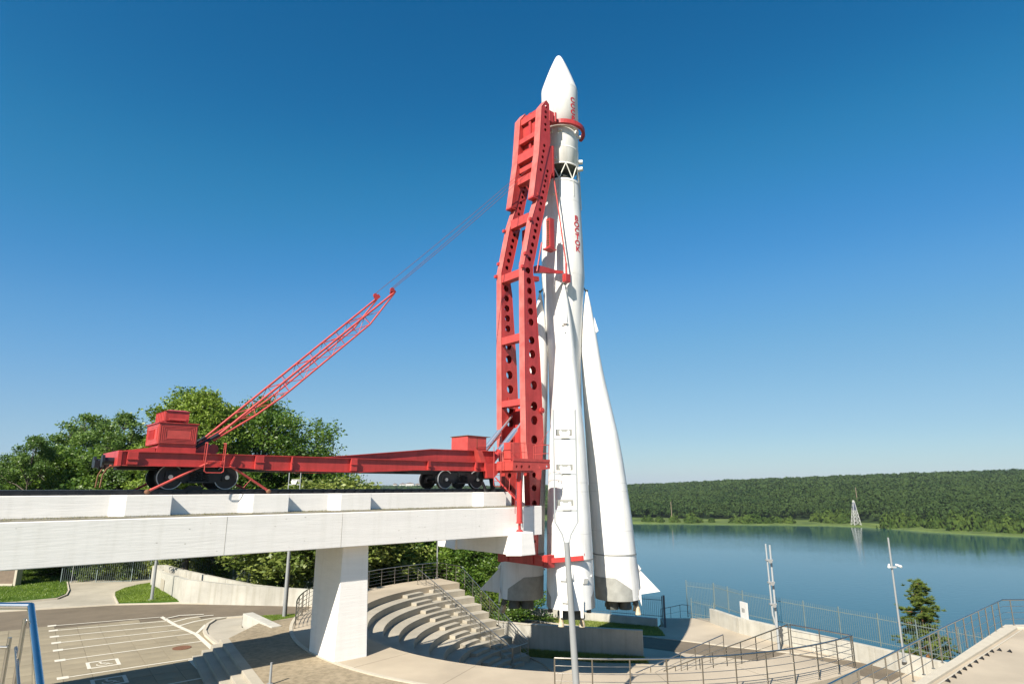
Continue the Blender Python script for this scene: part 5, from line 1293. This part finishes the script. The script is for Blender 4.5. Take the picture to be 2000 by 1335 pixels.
cov2_me = bmesh_part('upper_cover', MB().add([(2.0, -.13, 10.9), (2.0, .13, 10.9), (2.25, -.13, 9.95), (2.25, .13, 9.95), (2.0, -.13, 9.75), (2.0, .13, 9.75)], [(0, 1, 3, 2), (2, 3, 5, 4), (0, 2, 4), (1, 5, 3)]), M_white)
noz_mes = []
for (dx, dy) in ((.38, .38), (.38, -.38), (-.38, .38), (-.38, -.38)):
    noz_mes.append(bmesh_part('main_nozzle', MB().loft([(2.9 + dx, dy, z, r) for z, r in ((-6.4, .24), (-6.62, .29), (-6.66, .33), (-6.86, .355), (-6.9, .375), (-7.06, .37))], 26, True, True), M_dark))
ver_mes = []; arm_mes = []
for dy in (-.56, .56):
    ver_mes.append(bmesh_part('vernier_nozzle', MB().loft([(4.0, dy, z, r) for z, r in ((-6.8, .07), (-6.95, .10), (-7.32, .17))], 18), M_nozw))
    arm_mes.append(bmesh_part('vernier_arm', MB().bar((3.85, dy, -6.3), (3.97, dy, -6.9), .16, .22).tube((3.7, dy, -6.75), (4.0, dy, -6.85), .06), M_dark))
tip_arm = bmesh_part('vernier_fairing', MB().add([(4.2, -.09 + .56, -5.9), (4.2, .09 + .56, -5.9), (4.22, -.07 + .56, -6.85), (4.22, .07 + .56, -6.85), (4.05, -.09 + .56, -6.3), (4.05, .09 + .56, -6.3)], [(0, 1, 3, 2), (2, 3, 5, 4), (0, 2, 4), (1, 5, 3)]), M_white)
hatch_me = bmesh_part('hatch_ring', MB().ringy((0, 0, 0), .14, .19, .03, 20), mat('hatch_grey', (.55, .54, .5), .5))
for k in range(4):
    ph = AL - radians(45) + k * pi / 2
    bo = bpy.data.objects.new('booster', body_me); COL.objects.link(bo); bo.parent = rk; bo.rotation_euler = (0, 0, ph)
    def sub(name, me_, loc=(0, 0, 0), rot=None):
        o = bpy.data.objects.new(name, me_); COL.objects.link(o); o.parent = bo; o.location = loc
        if rot: o.rotation_euler = rot
        return o
    sub('nose_socket', cone_me); sub('heat_shield', heat_me); sub('belt', band_me)
    for q in seam_mes: sub('seam', q)
    sub('fin', fin_me); sub('fin_cover', cov_me); sub('upper_cover', cov2_me)
    for q in noz_mes: sub('main_nozzle', q)
    for q in ver_mes: sub('vernier_nozzle', q)
    for q in arm_mes: sub('vernier_arm', q)
    sub('vernier_fairing', tip_arm); sub('vernier_fairing', tip_arm, (0, -1.12, 0))
# small fittings on the front booster skin
fb = [o for o in bpy.data.objects if o.name.startswith('booster')][3]
def fitting(name, al_, z, w_, h_, d_, m):
    c_, r_ = bprof(z); a = radians(al_)
    p = Vector((c_ + r_ * cos(a), r_ * sin(a), z)); q = Vector((c_ + (r_ + d_) * cos(a), (r_ + d_) * sin(a), z - d_ * .3))
    o = bpy.data.objects.new(name, mesh_of(MB().bar(p, q, w_, h_), name, m, (0, 0, -7.5))); COL.objects.link(o); o.parent = fb
for al_, z, w_, h_, d_ in ((-18, -4.9, .34, .16, .12), (-16, -6.0, .4, .16, .12), (35, -5.0, .3, .3, .1), (60, -4.8, .1, .1, .06), (-14, 9.9, .16, .1, .1), (12, 10.0, .16, .1, .1), (0, 9.4, .1, .08, .08)): fitting('skin_fitting', al_, z, w_, h_, d_, M_hub)

rbo = [o for o in bpy.data.objects if o.name.startswith('booster')][0]
def fit2(al_, z):
    c_, r_ = bprof(z); a = radians(al_); m = MB()
    for i in range(16):
        t0, t1 = 2 * pi * i / 16, 2 * pi * (i + 1) / 16
        f = lambda t, rr_: (c_ + (r_ + .012) * cos(a + rr_ * cos(t) / r_), (r_ + .012) * sin(a + rr_ * cos(t) / r_), z + rr_ * sin(t))
        m.add([f(t0, .13), f(t1, .13), f(t1, .175), f(t0, .175)], [(0, 1, 2, 3)])
    o = bpy.data.objects.new('hatch_ring', mesh_of(m, 'hatch_ring', mat('hatch_grey', (.5, .49, .46), .5), (0, 0, -7.5))); COL.objects.link(o); o.parent = rbo
fit2(-100, -2.9)
# lettering wrapped on the skin
def letter(ch_, a_c, r_, zc_, size, squash=1.0):
    cu = bpy.data.curves.new('letter', 'FONT'); cu.body = ch_; cu.size = size; cu.offset = size * .03; cu.align_x = 'CENTER'; cu.resolution_u = 4
    ob = bpy.data.objects.new('tmp', cu); COL.objects.link(ob)
    bpy.context.view_layer.update()
    me_ = bpy.data.meshes.new_from_object(ob.evaluated_get(bpy.context.evaluated_depsgraph_get()))
    bpy.data.objects.remove(ob)
    bm = bmesh.new(); bm.from_mesh(me_)
    for c_ in (-.12, -.04, .04, .12):
        bmesh.ops.bisect_plane(bm, geom=bm.verts[:] + bm.edges[:] + bm.faces[:], plane_co=(c_ * size / .5, 0, 0), plane_no=(1, 0, 0))
    bm.to_mesh(me_); bm.free()
    for v in me_.vertices:
        a = a_c + v.co.x * squash / r_; z = zc_ + v.co.y - size * .36
        R2 = r_ + .014
        v.co = (R2 * cos(a), R2 * sin(a), z + 7.5)
    me_.materials.clear(); me_.materials.append(M_letter)
    o = bpy.data.objects.new('letter', me_); COL.objects.link(o); o.parent = rk
for i, ch_ in enumerate('CCCP'): letter(ch_, radians(-50), 1.31, 26.62 - i * .49, .54, 1.15)
for i, ch_ in enumerate('BOCTOK'):
    z = 17.58 - i * .445; letter(ch_, radians(-49), float(np.interp(z, [13.6, 16, 19, 21], [1.45, 1.41, 1.31, 1.26])), z, .53, 1.15)

# ================================================================ TREES
def crown_mesh(name, m, seed, n_leaf, size, blobs):
    g = np.random.default_rng(seed)
    B = np.array(blobs, float)    # x y z r
    # sub-clumps sit on the skin of the big lobes
    subs = []
    for (bx_, by_, bz_, br_) in B:
        k = max(6, int(14 * br_ ** 1.3))
        d = g.normal(size=(k, 3)); d /= np.linalg.norm(d, axis=1)[:, None]; d[:, 2] = np.where(d[:, 2] < -.5, -d[:, 2], d[:, 2])
        p = np.array([bx_, by_, bz_]) + d * br_ * g.uniform(.55, 1.08, (k, 1)) * np.array([1, 1, .88])
        subs.append(np.c_[p, g.uniform(.20, .62, k) * br_ ** .5 * 1.15])
    Sb = np.concatenate(subs); wgt = Sb[:, 3] ** 2; wgt /= wgt.sum()
    idx = g.choice(len(Sb), n_leaf, p=wgt)
    d = g.normal(size=(n_leaf, 3)); d /= np.linalg.norm(d, axis=1)[:, None]
    P = Sb[idx, :3] + d * (Sb[idx, 3] * g.uniform(.3, 1.15, n_leaf))[:, None] * np.array([1.15, 1.15, .75])
    a = g.normal(size=(n_leaf, 3)); a[:, 2] *= .6; a /= np.linalg.norm(a, axis=1)[:, None]
    c = np.cross(a, g.normal(size=(n_leaf, 3))); c /= np.linalg.norm(c, axis=1)[:, None]
    s_ = size * g.uniform(.6, 1.3, n_leaf)[:, None]
    V = np.stack([P - a * s_, P - c * s_ * .55, P + a * s_, P + c * s_ * .55], 1).reshape(-1, 3)
    F = np.arange(n_leaf * 4).reshape(-1, 4)
    return np_mesh(name, V, F, m)
def limbs(mb, base, blobs, r0, seed):
    g = np.random.default_rng(seed); top = max(b_[2] for b_ in blobs)
    trunk = [Vector((0, 0, -.5))]
    H_ = top * .8
    for i in range(1, 6): trunk.append(Vector((g.normal(0, .10) * i * .4, g.normal(0, .1) * i * .4, H_ * i / 5)))
    for i in range(5): mb.tube(trunk[i], trunk[i + 1], r0 * (1 - i * .17), r0 * (1 - (i + 1) * .17), n=9, cap=False)
    for (bx_, by_, bz_, br_) in blobs:
        h0 = max(H_ * .18, min(bz_ - br_ * .9, H_ * .9)); f = h0 / H_ * 5; j = min(int(f), 4)
        p = trunk[j].lerp(trunk[j + 1], f - j); q = Vector((bx_, by_, bz_)); mid = p.lerp(q, .5) + Vector((0, 0, .15 * br_))
        rr_ = r0 * .34
        mb.tube(p, mid, rr_, rr_ * .7, n=6, cap=False); mb.tube(mid, q, rr_ * .7, rr_ * .3, n=6, cap=False)
        for k in range(4):
            e = q + Vector(g.normal(0, 1, 3)).normalized() * br_ * .85; mb.tube(mid.lerp(q, .6), e, rr_ * .3, .02, n=4, cap=False)
    return mb
def lobes(seed, R_, Hc, H0, n, rr_):
    g = np.random.default_rng(seed); out_ = []
    for i in range(n):
        a = i * 2.4 + g.uniform(-.4, .4); f = g.uniform(0, 1); z = H0 + (Hc - H0) * ((i + .5) / n)
        env = sin(pi * min(1, max(.08, ((i + .5) / n) * .86 + .1))) ** .7
        rad = R_ * env * (.45 + .55 * f)
        out_.append((rad * cos(a), rad * sin(a), z, rr_ * g.uniform(.75, 1.25)))
    out_.append((0, 0, Hc, rr_ * .8)); return out_
def tree_proto(name, m, seed, R_, H_, H0, nl, rr_, leaves, size, r0, bark=None):
    bl = lobes(seed, R_, H_ - rr_, H0, nl, rr_)
    tm = mesh_of(limbs(MB(), None, bl, r0, seed), 'trunk', bark or M_bark, (0, 0, 0))
    return tm, crown_mesh('crown', m, seed, leaves, size, bl)
def place_tree(name, proto, loc, rz, sc, label, cat='tree', group=None):
    t = bpy.data.objects.new(name, None); COL.objects.link(t); t.location = loc; t.rotation_euler = (0, 0, rz); t.scale = sc if isinstance(sc, tuple) else (sc, sc, sc)
    props(t, label, cat, group)
    for nm, me_ in zip(('trunk', 'crown'), proto):
        o = bpy.data.objects.new(nm, me_); COL.objects.link(o); o.parent = t
    return t
pA = tree_proto('maple', M_leafA, 11, 4.6, 15.5, 3.0, 15, 2.1, 62000, .125, .30)
pB = tree_proto('ash', M_leafB, 12, 3.5, 14.0, 2.2, 21, 1.0, 26000, .115, .20)
pC = tree_proto('oak', M_leafC, 13, 6.2, 15.5, 3.0, 20, 2.7, 62000, .13, .35)
pD = tree_proto('young', M_leafD, 14, 2.6, 6.0, 1.0, 10, 1.25, 22000, .105, .12)
pE = tree_proto('wood', M_leafC, 15, 4.6, 11.0, 0.8, 16, 2.2, 60000, .135, .26)
def at(u, v_top, Yd, zbase=-8.0): # tree top height for a point of the photograph at distance Yd
    x = (u - 1000) / FPX; y = (667.5 - v_top) / FPX; C, S = cos(PITCH), sin(PITCH); k = Yd / (C - y * S)
    return (x * k, Yd), (S + y * C) * k
def put(name, proto, ph, u, vt, Yd, rz, label, wide=1.0, zb_=-8.0, group=None, cat='tree'):
    (X, Yq), zt_ = at(u, vt, Yd); h_ = zt_ - zb_; s_ = h_ / ph
    return place_tree(name, proto, (X, Yq, zb_), rz, (s_ * wide, s_ * wide, s_), label, cat, group)
put('broadleaf_tree', pB, 14.3, 8, 895, 78, .4, 'distant dark tree cut by the left edge of the photo')
put('broadleaf_tree', pB, 14.3, 72, 840, 52, 1.2, 'slender open tree furthest left before the rails', .85)
put('broadleaf_tree', pB, 14.3, 172, 797, 60, 2.6, 'tall loose tree second from the left above the wagon end', 1.0)
put('broadleaf_tree', pB, 14.3, 250, 793, 56, 4.1, 'tall loose tree just left of the red cabin', .9)
put('broadleaf_tree', pA, 15.8, 402, 748, 52, .3, 'tall bright green tree rising behind the red cabin', .95)
put('broadleaf_tree', pC, 15.8, 520, 757, 57, 2.0, 'big rounded tree behind the lattice boom', .98)
put('broadleaf_tree', pC, 15.8, 330, 850, 62, 3.3, 'lower dark tree filling the gap behind the red cabin', 1.0)
put('broadleaf_tree', pC, 15.8, 590, 862, 64, 5.0, 'lower right shoulder tree beside the big rounded tree', .9)
put('broadleaf_tree', pE, 11.2, 138, 868, 58, 1.0, 'bushy low tree below the two leftmost slender trees', 1.1)
put('broadleaf_tree', pE, 11.2, 225, 858, 58, 2.2, 'bushy low tree behind the wagon coupling', 1.1)
LOW = 'undergrowth trees behind the bridge rails'
for i, (u, vt) in enumerate([(40, 935), (95, 925), (180, 915), (290, 905), (355, 912), (420, 900), (480, 905), (545, 910)]):
    put('undergrowth_tree', pE, 11.2, u, vt, 66 + (i % 3) * 3, i * 1.3, ['low green tree behind the rails at the left edge, below the slender trees', 'low green tree second from the left edge behind the rails', 'low green tree left of the wagon coupling behind the rails', 'low green tree just behind the left bogie wheel', 'low green tree seen between the two left bogie wheels', 'low green tree right of the left bogie, behind the ground brace', 'low green tree behind the sill below the rounded tree', 'low green tree beside the pale saplings under the red sill'][i], 1.15, group=LOW)
for i, (u, vt, rz) in enumerate([(600, 925, .3), (640, 928, 1.5), (678, 924, 2.2), (715, 934, 3.9)]):
    put('young_tree', pD, 6.2, u, vt, 50 + i, rz, ['pale green sapling crown just right of the wheels of the far bogie gap', 'pale green sapling crown second in the row under the red sill', 'brightest pale green sapling under the red sill', 'rightmost pale green sapling under the red sill'][i] if False else
        ['leftmost pale green sapling seen under the red sill', 'second pale green sapling from the left under the red sill', 'third pale green sapling from the left under the red sill', 'rightmost pale green sapling seen under the red sill'][i], 1.3, -7.9)
WD = 'dark trees filling the slope behind the amphitheatre'
for i, (u, vt, Yd, zb_) in enumerate([(640, 975, 60, -9), (700, 990, 58, -10), (745, 985, 60, -11), (785, 975, 57, -11), (830, 985, 61, -12), (868, 978, 58, -12), (905, 990, 60, -12.5), (600, 1000, 62, -9), (665, 1040, 64, -10), (810, 1030, 56.5, -11)]):
    put('slope_tree', pE, 11.2, u, vt, Yd, i * 2.1, 'dark green tree on the amphitheatre slope, ' + ['right behind the white column', 'just right of the white column', 'second right of the column above the back railing', 'in the middle of the back railing', 'beside the thin mast on the platform', 'behind the thin mast under the crosshead', 'under the crosshead near the mast foot', 'left of the white column', 'deepest in shade behind the column', 'lowest above the middle of the railing'][i], 1.05, zb_, WD)
put('slope_tree', pC, 15.8, 918, 1015, 57, 1.1, 'dark tree with branches reaching over the lake left of the rocket', 1.15, -15)
put('slope_tree', pE, 11.2, 897, 1098, 54.5, 2.9, 'lighter bush-like tree right behind the amphitheatre stair railing', .95, -12)
put('slope_tree', pD, 6.2, 935, 1135, 54.0, .5, 'small light green shrub beside the upper stair railing', 1.1, -11)
for i, (u, vt, Yd, lab) in enumerate([(960, 1120, 55.5, 'leafy shrub nearest the left booster fin'), (925, 1085, 57, 'dark leafy tree top between the stair railing and the lake'), (905, 1150, 52.6, 'small shrub at the foot of the outer stair railing'), (880, 1075, 56.5, 'dark leafy tree right behind the back railing corner')]):
    put('slope_tree', pE, 11.2, u, vt, Yd, i * 1.9, lab, 1.0, -14.5)
# bushes and weeds at the left fence
def shrub(seed, m): return crown_mesh('shrub', m, seed, 9000, .07, lobes(seed, 1.0, 1.3, .25, 8, .55))
sh = [shrub(51, M_leafD), shrub(52, M_leafB), shrub(53, M_leafA)]
SG = 'wild shrubs growing along the left fence'
FY = [53.5, 54, 55, 54, 50.5, 47]
for i in range(26):
    u = 180 + i * 17.5
    Yd = np.interp(u, [130, 262, 297, 429, 520, 612], FY) + (i % 3) * .8 + 1.7
    p = G(u, 1110, -7.6); X = (u - 1000) / FPX * (Yd * cos(PITCH) - 7.6 * sin(PITCH))
    o = bpy.data.objects.new('wild_shrub', sh[i % 3]); COL.objects.link(o); s_ = 1.0 + .35 * ((i * 7) % 5) / 4
    o.location = (X, float(Yd), -7.9 if u < 460 else -8.2); o.scale = (s_ * 1.3, s_ * 1.1, s_ * 1.15); o.rotation_euler = (0, 0, i)
    props(o, 'tangled green wild shrub growing behind the picket fence on the left', 'shrub', SG)
# grass blades
def blades(name, label, sampler, n, h_, m, seed, w_=.012):
    g = np.random.default_rng(seed); P = sampler(g, n); n = len(P)
    a = g.uniform(0, pi, n); hh = h_ * g.uniform(.5, 1.4, n); dx = np.cos(a) * w_; dy = np.sin(a) * w_
    V = np.stack([P + np.c_[-dx, -dy, np.zeros(n)], P + np.c_[dx, dy, np.zeros(n)], P + np.c_[g.normal(0, .4, n) * hh, g.normal(0, .4, n) * hh, hh]], 1).reshape(-1, 3)
    o = bpy.data.objects.new(name, np_mesh(name, V, np.arange(n * 3).reshape(-1, 3), m)); COL.objects.link(o)
    props(o, label, 'grass', None, 'stuff')
def in_poly(pts, z):
    P = np.array([p[:2] for p in pts]); lo, hi = P.min(0), P.max(0)
    def f(g, n):
        q = g.uniform(lo, hi, (n, 2)); ins = np.zeros(n, bool); j = len(P) - 1
        for i in range(len(P)):
            c_ = ((P[i, 1] > q[:, 1]) != (P[j, 1] > q[:, 1])) & (q[:, 0] < (P[j, 0] - P[i, 0]) * (q[:, 1] - P[i, 1]) / (P[j, 1] - P[i, 1] + 1e-9) + P[i, 0]); ins ^= c_; j = i
        return np.c_[q[ins], np.full(ins.sum(), z)]
    return f
blades('island_grass', 'short grass blades on the small lawn island', in_poly(poly6([(718, 429), (697, 385), (700, 365), (760, 340), (840, 320), (930, 306), (1030, 306), (1080, 350), (1105, 414), (900, 424)], zp), zp + .05), 50000, .07, M_leafA, 61, .015)
blades('left_lawn_grass', 'short grass blades on the lawn at the left edge', in_poly(poly6([(-60, 430), (-60, 180), (0, 180), (400, 190), (412, 290), (408, 365), (345, 393), (100, 420)], zp), zp + .04), 90000, .08, M_leafA, 62, .018)
def bl2(name, label, pts, z, n, h_, m, seed): blades(name, label, in_poly(pts, z), n, h_, m, seed, .014)
bl2('back_lawn_grass', 'dry yellow-green grass on the strip behind the rocket', [p[:2] for p in lawn_b], zR + .03, 60000, .10, M_leafD, 63)
bl2('pit_grass', 'rough grass at the foot of the shaded retaining wall', pit_lawn, -10.98, 30000, .16, M_leafD, 64)
bl2('wedge_grass', 'grass wedge beside the low wall left of the column', [p[:2] for p in poly6([(1570, 517), (1838, 503), (1770, 530), (1720, 560), (1690, 588), (1640, 560)], zp)], zp + .06, 20000, .08, M_leafA, 65)

# pine by the lake
(X, Yq), zt_ = at(1792, 1138, 45.5)
def pine(seed, H_):
    g = np.random.default_rng(seed); mb = MB()
    mb.tube((0, 0, 0), (0, 0, H_ * .55), .17, .11, n=10, cap=False); mb.tube((0, 0, H_ * .55), (.05, 0, H_), .11, .02, n=8, cap=False)
    Pts = []
    for i in range(44):
        f = .26 + .74 * (i + .5) / 44; z = H_ * f; L_ = (1 - f) ** .72 * 2.7 * g.uniform(.6, 1.1) + .15; a = i * 2.4 + g.uniform(-.3, .3)
        q = Vector((L_ * cos(a), L_ * sin(a), z + L_ * g.uniform(.02, .22))); mb.tube((0, 0, z), q, .035, .01, n=5, cap=False)
        k = int(10 + 14 * L_)
        for j in range(k):
            t_ = .25 + .75 * g.uniform(); p = Vector((0, 0, z)).lerp(q, t_); Pts.append((p.x + g.normal(0, .20), p.y + g.normal(0, .20), p.z + g.normal(0, .12) + .07))
    Pts = np.array(Pts); n = 46
    P = np.repeat(Pts, n, 0); d = g.normal(size=P.shape); d[:, 2] = np.abs(d[:, 2]) * .8; d /= np.linalg.norm(d, axis=1)[:, None]
    side = np.cross(d, g.normal(size=P.shape)); side /= np.linalg.norm(side, axis=1)[:, None]
    L_ = g.uniform(.13, .27, len(P))[:, None]
    V = np.stack([P - side * .022, P + side * .022, P + d * L_], 1).reshape(-1, 3)
    return mesh_of(mb, 'trunk', M_pineb, (0, 0, 0)), np_mesh('crown', V, np.arange(len(V)).reshape(-1, 3), M_pine)
place_tree('pine_tree', pine(5, zt_ + 15.0), (X, Yq, -15.0), 0, 1.0, 'lone young pine with orange trunk below the lakeside fence')
(X2, Yq2), zt2_ = at(1840, 1262, 44)

# ---------------------------------------------------------------- thin summer haze over the lake
HZ = MB().box(-3900, 3900, -30, 3950, -46, 60)
hm = bpy.data.materials.new('haze_air'); hm.use_nodes = True; hn = hm.node_tree
hn.nodes.remove(hn.nodes['Principled BSDF'])
pv = hn.nodes.new('ShaderNodeVolumePrincipled'); pv.inputs['Color'].default_value = (.80, .88, 1, 1); pv.inputs['Density'].default_value = 0.00006; pv.inputs['Anisotropy'].default_value = 0.2
hn.links.new(pv.outputs[0], hn.nodes['Material Output'].inputs['Volume'])
ho_ = bpy.data.objects.new('haze', mesh_of(HZ, 'haze', hm, (0, 0, 0))); COL.objects.link(ho_); ho_['kind'] = 'stuff'; ho_['label'] = 'thin pale summer haze lying over the lake and far hills'
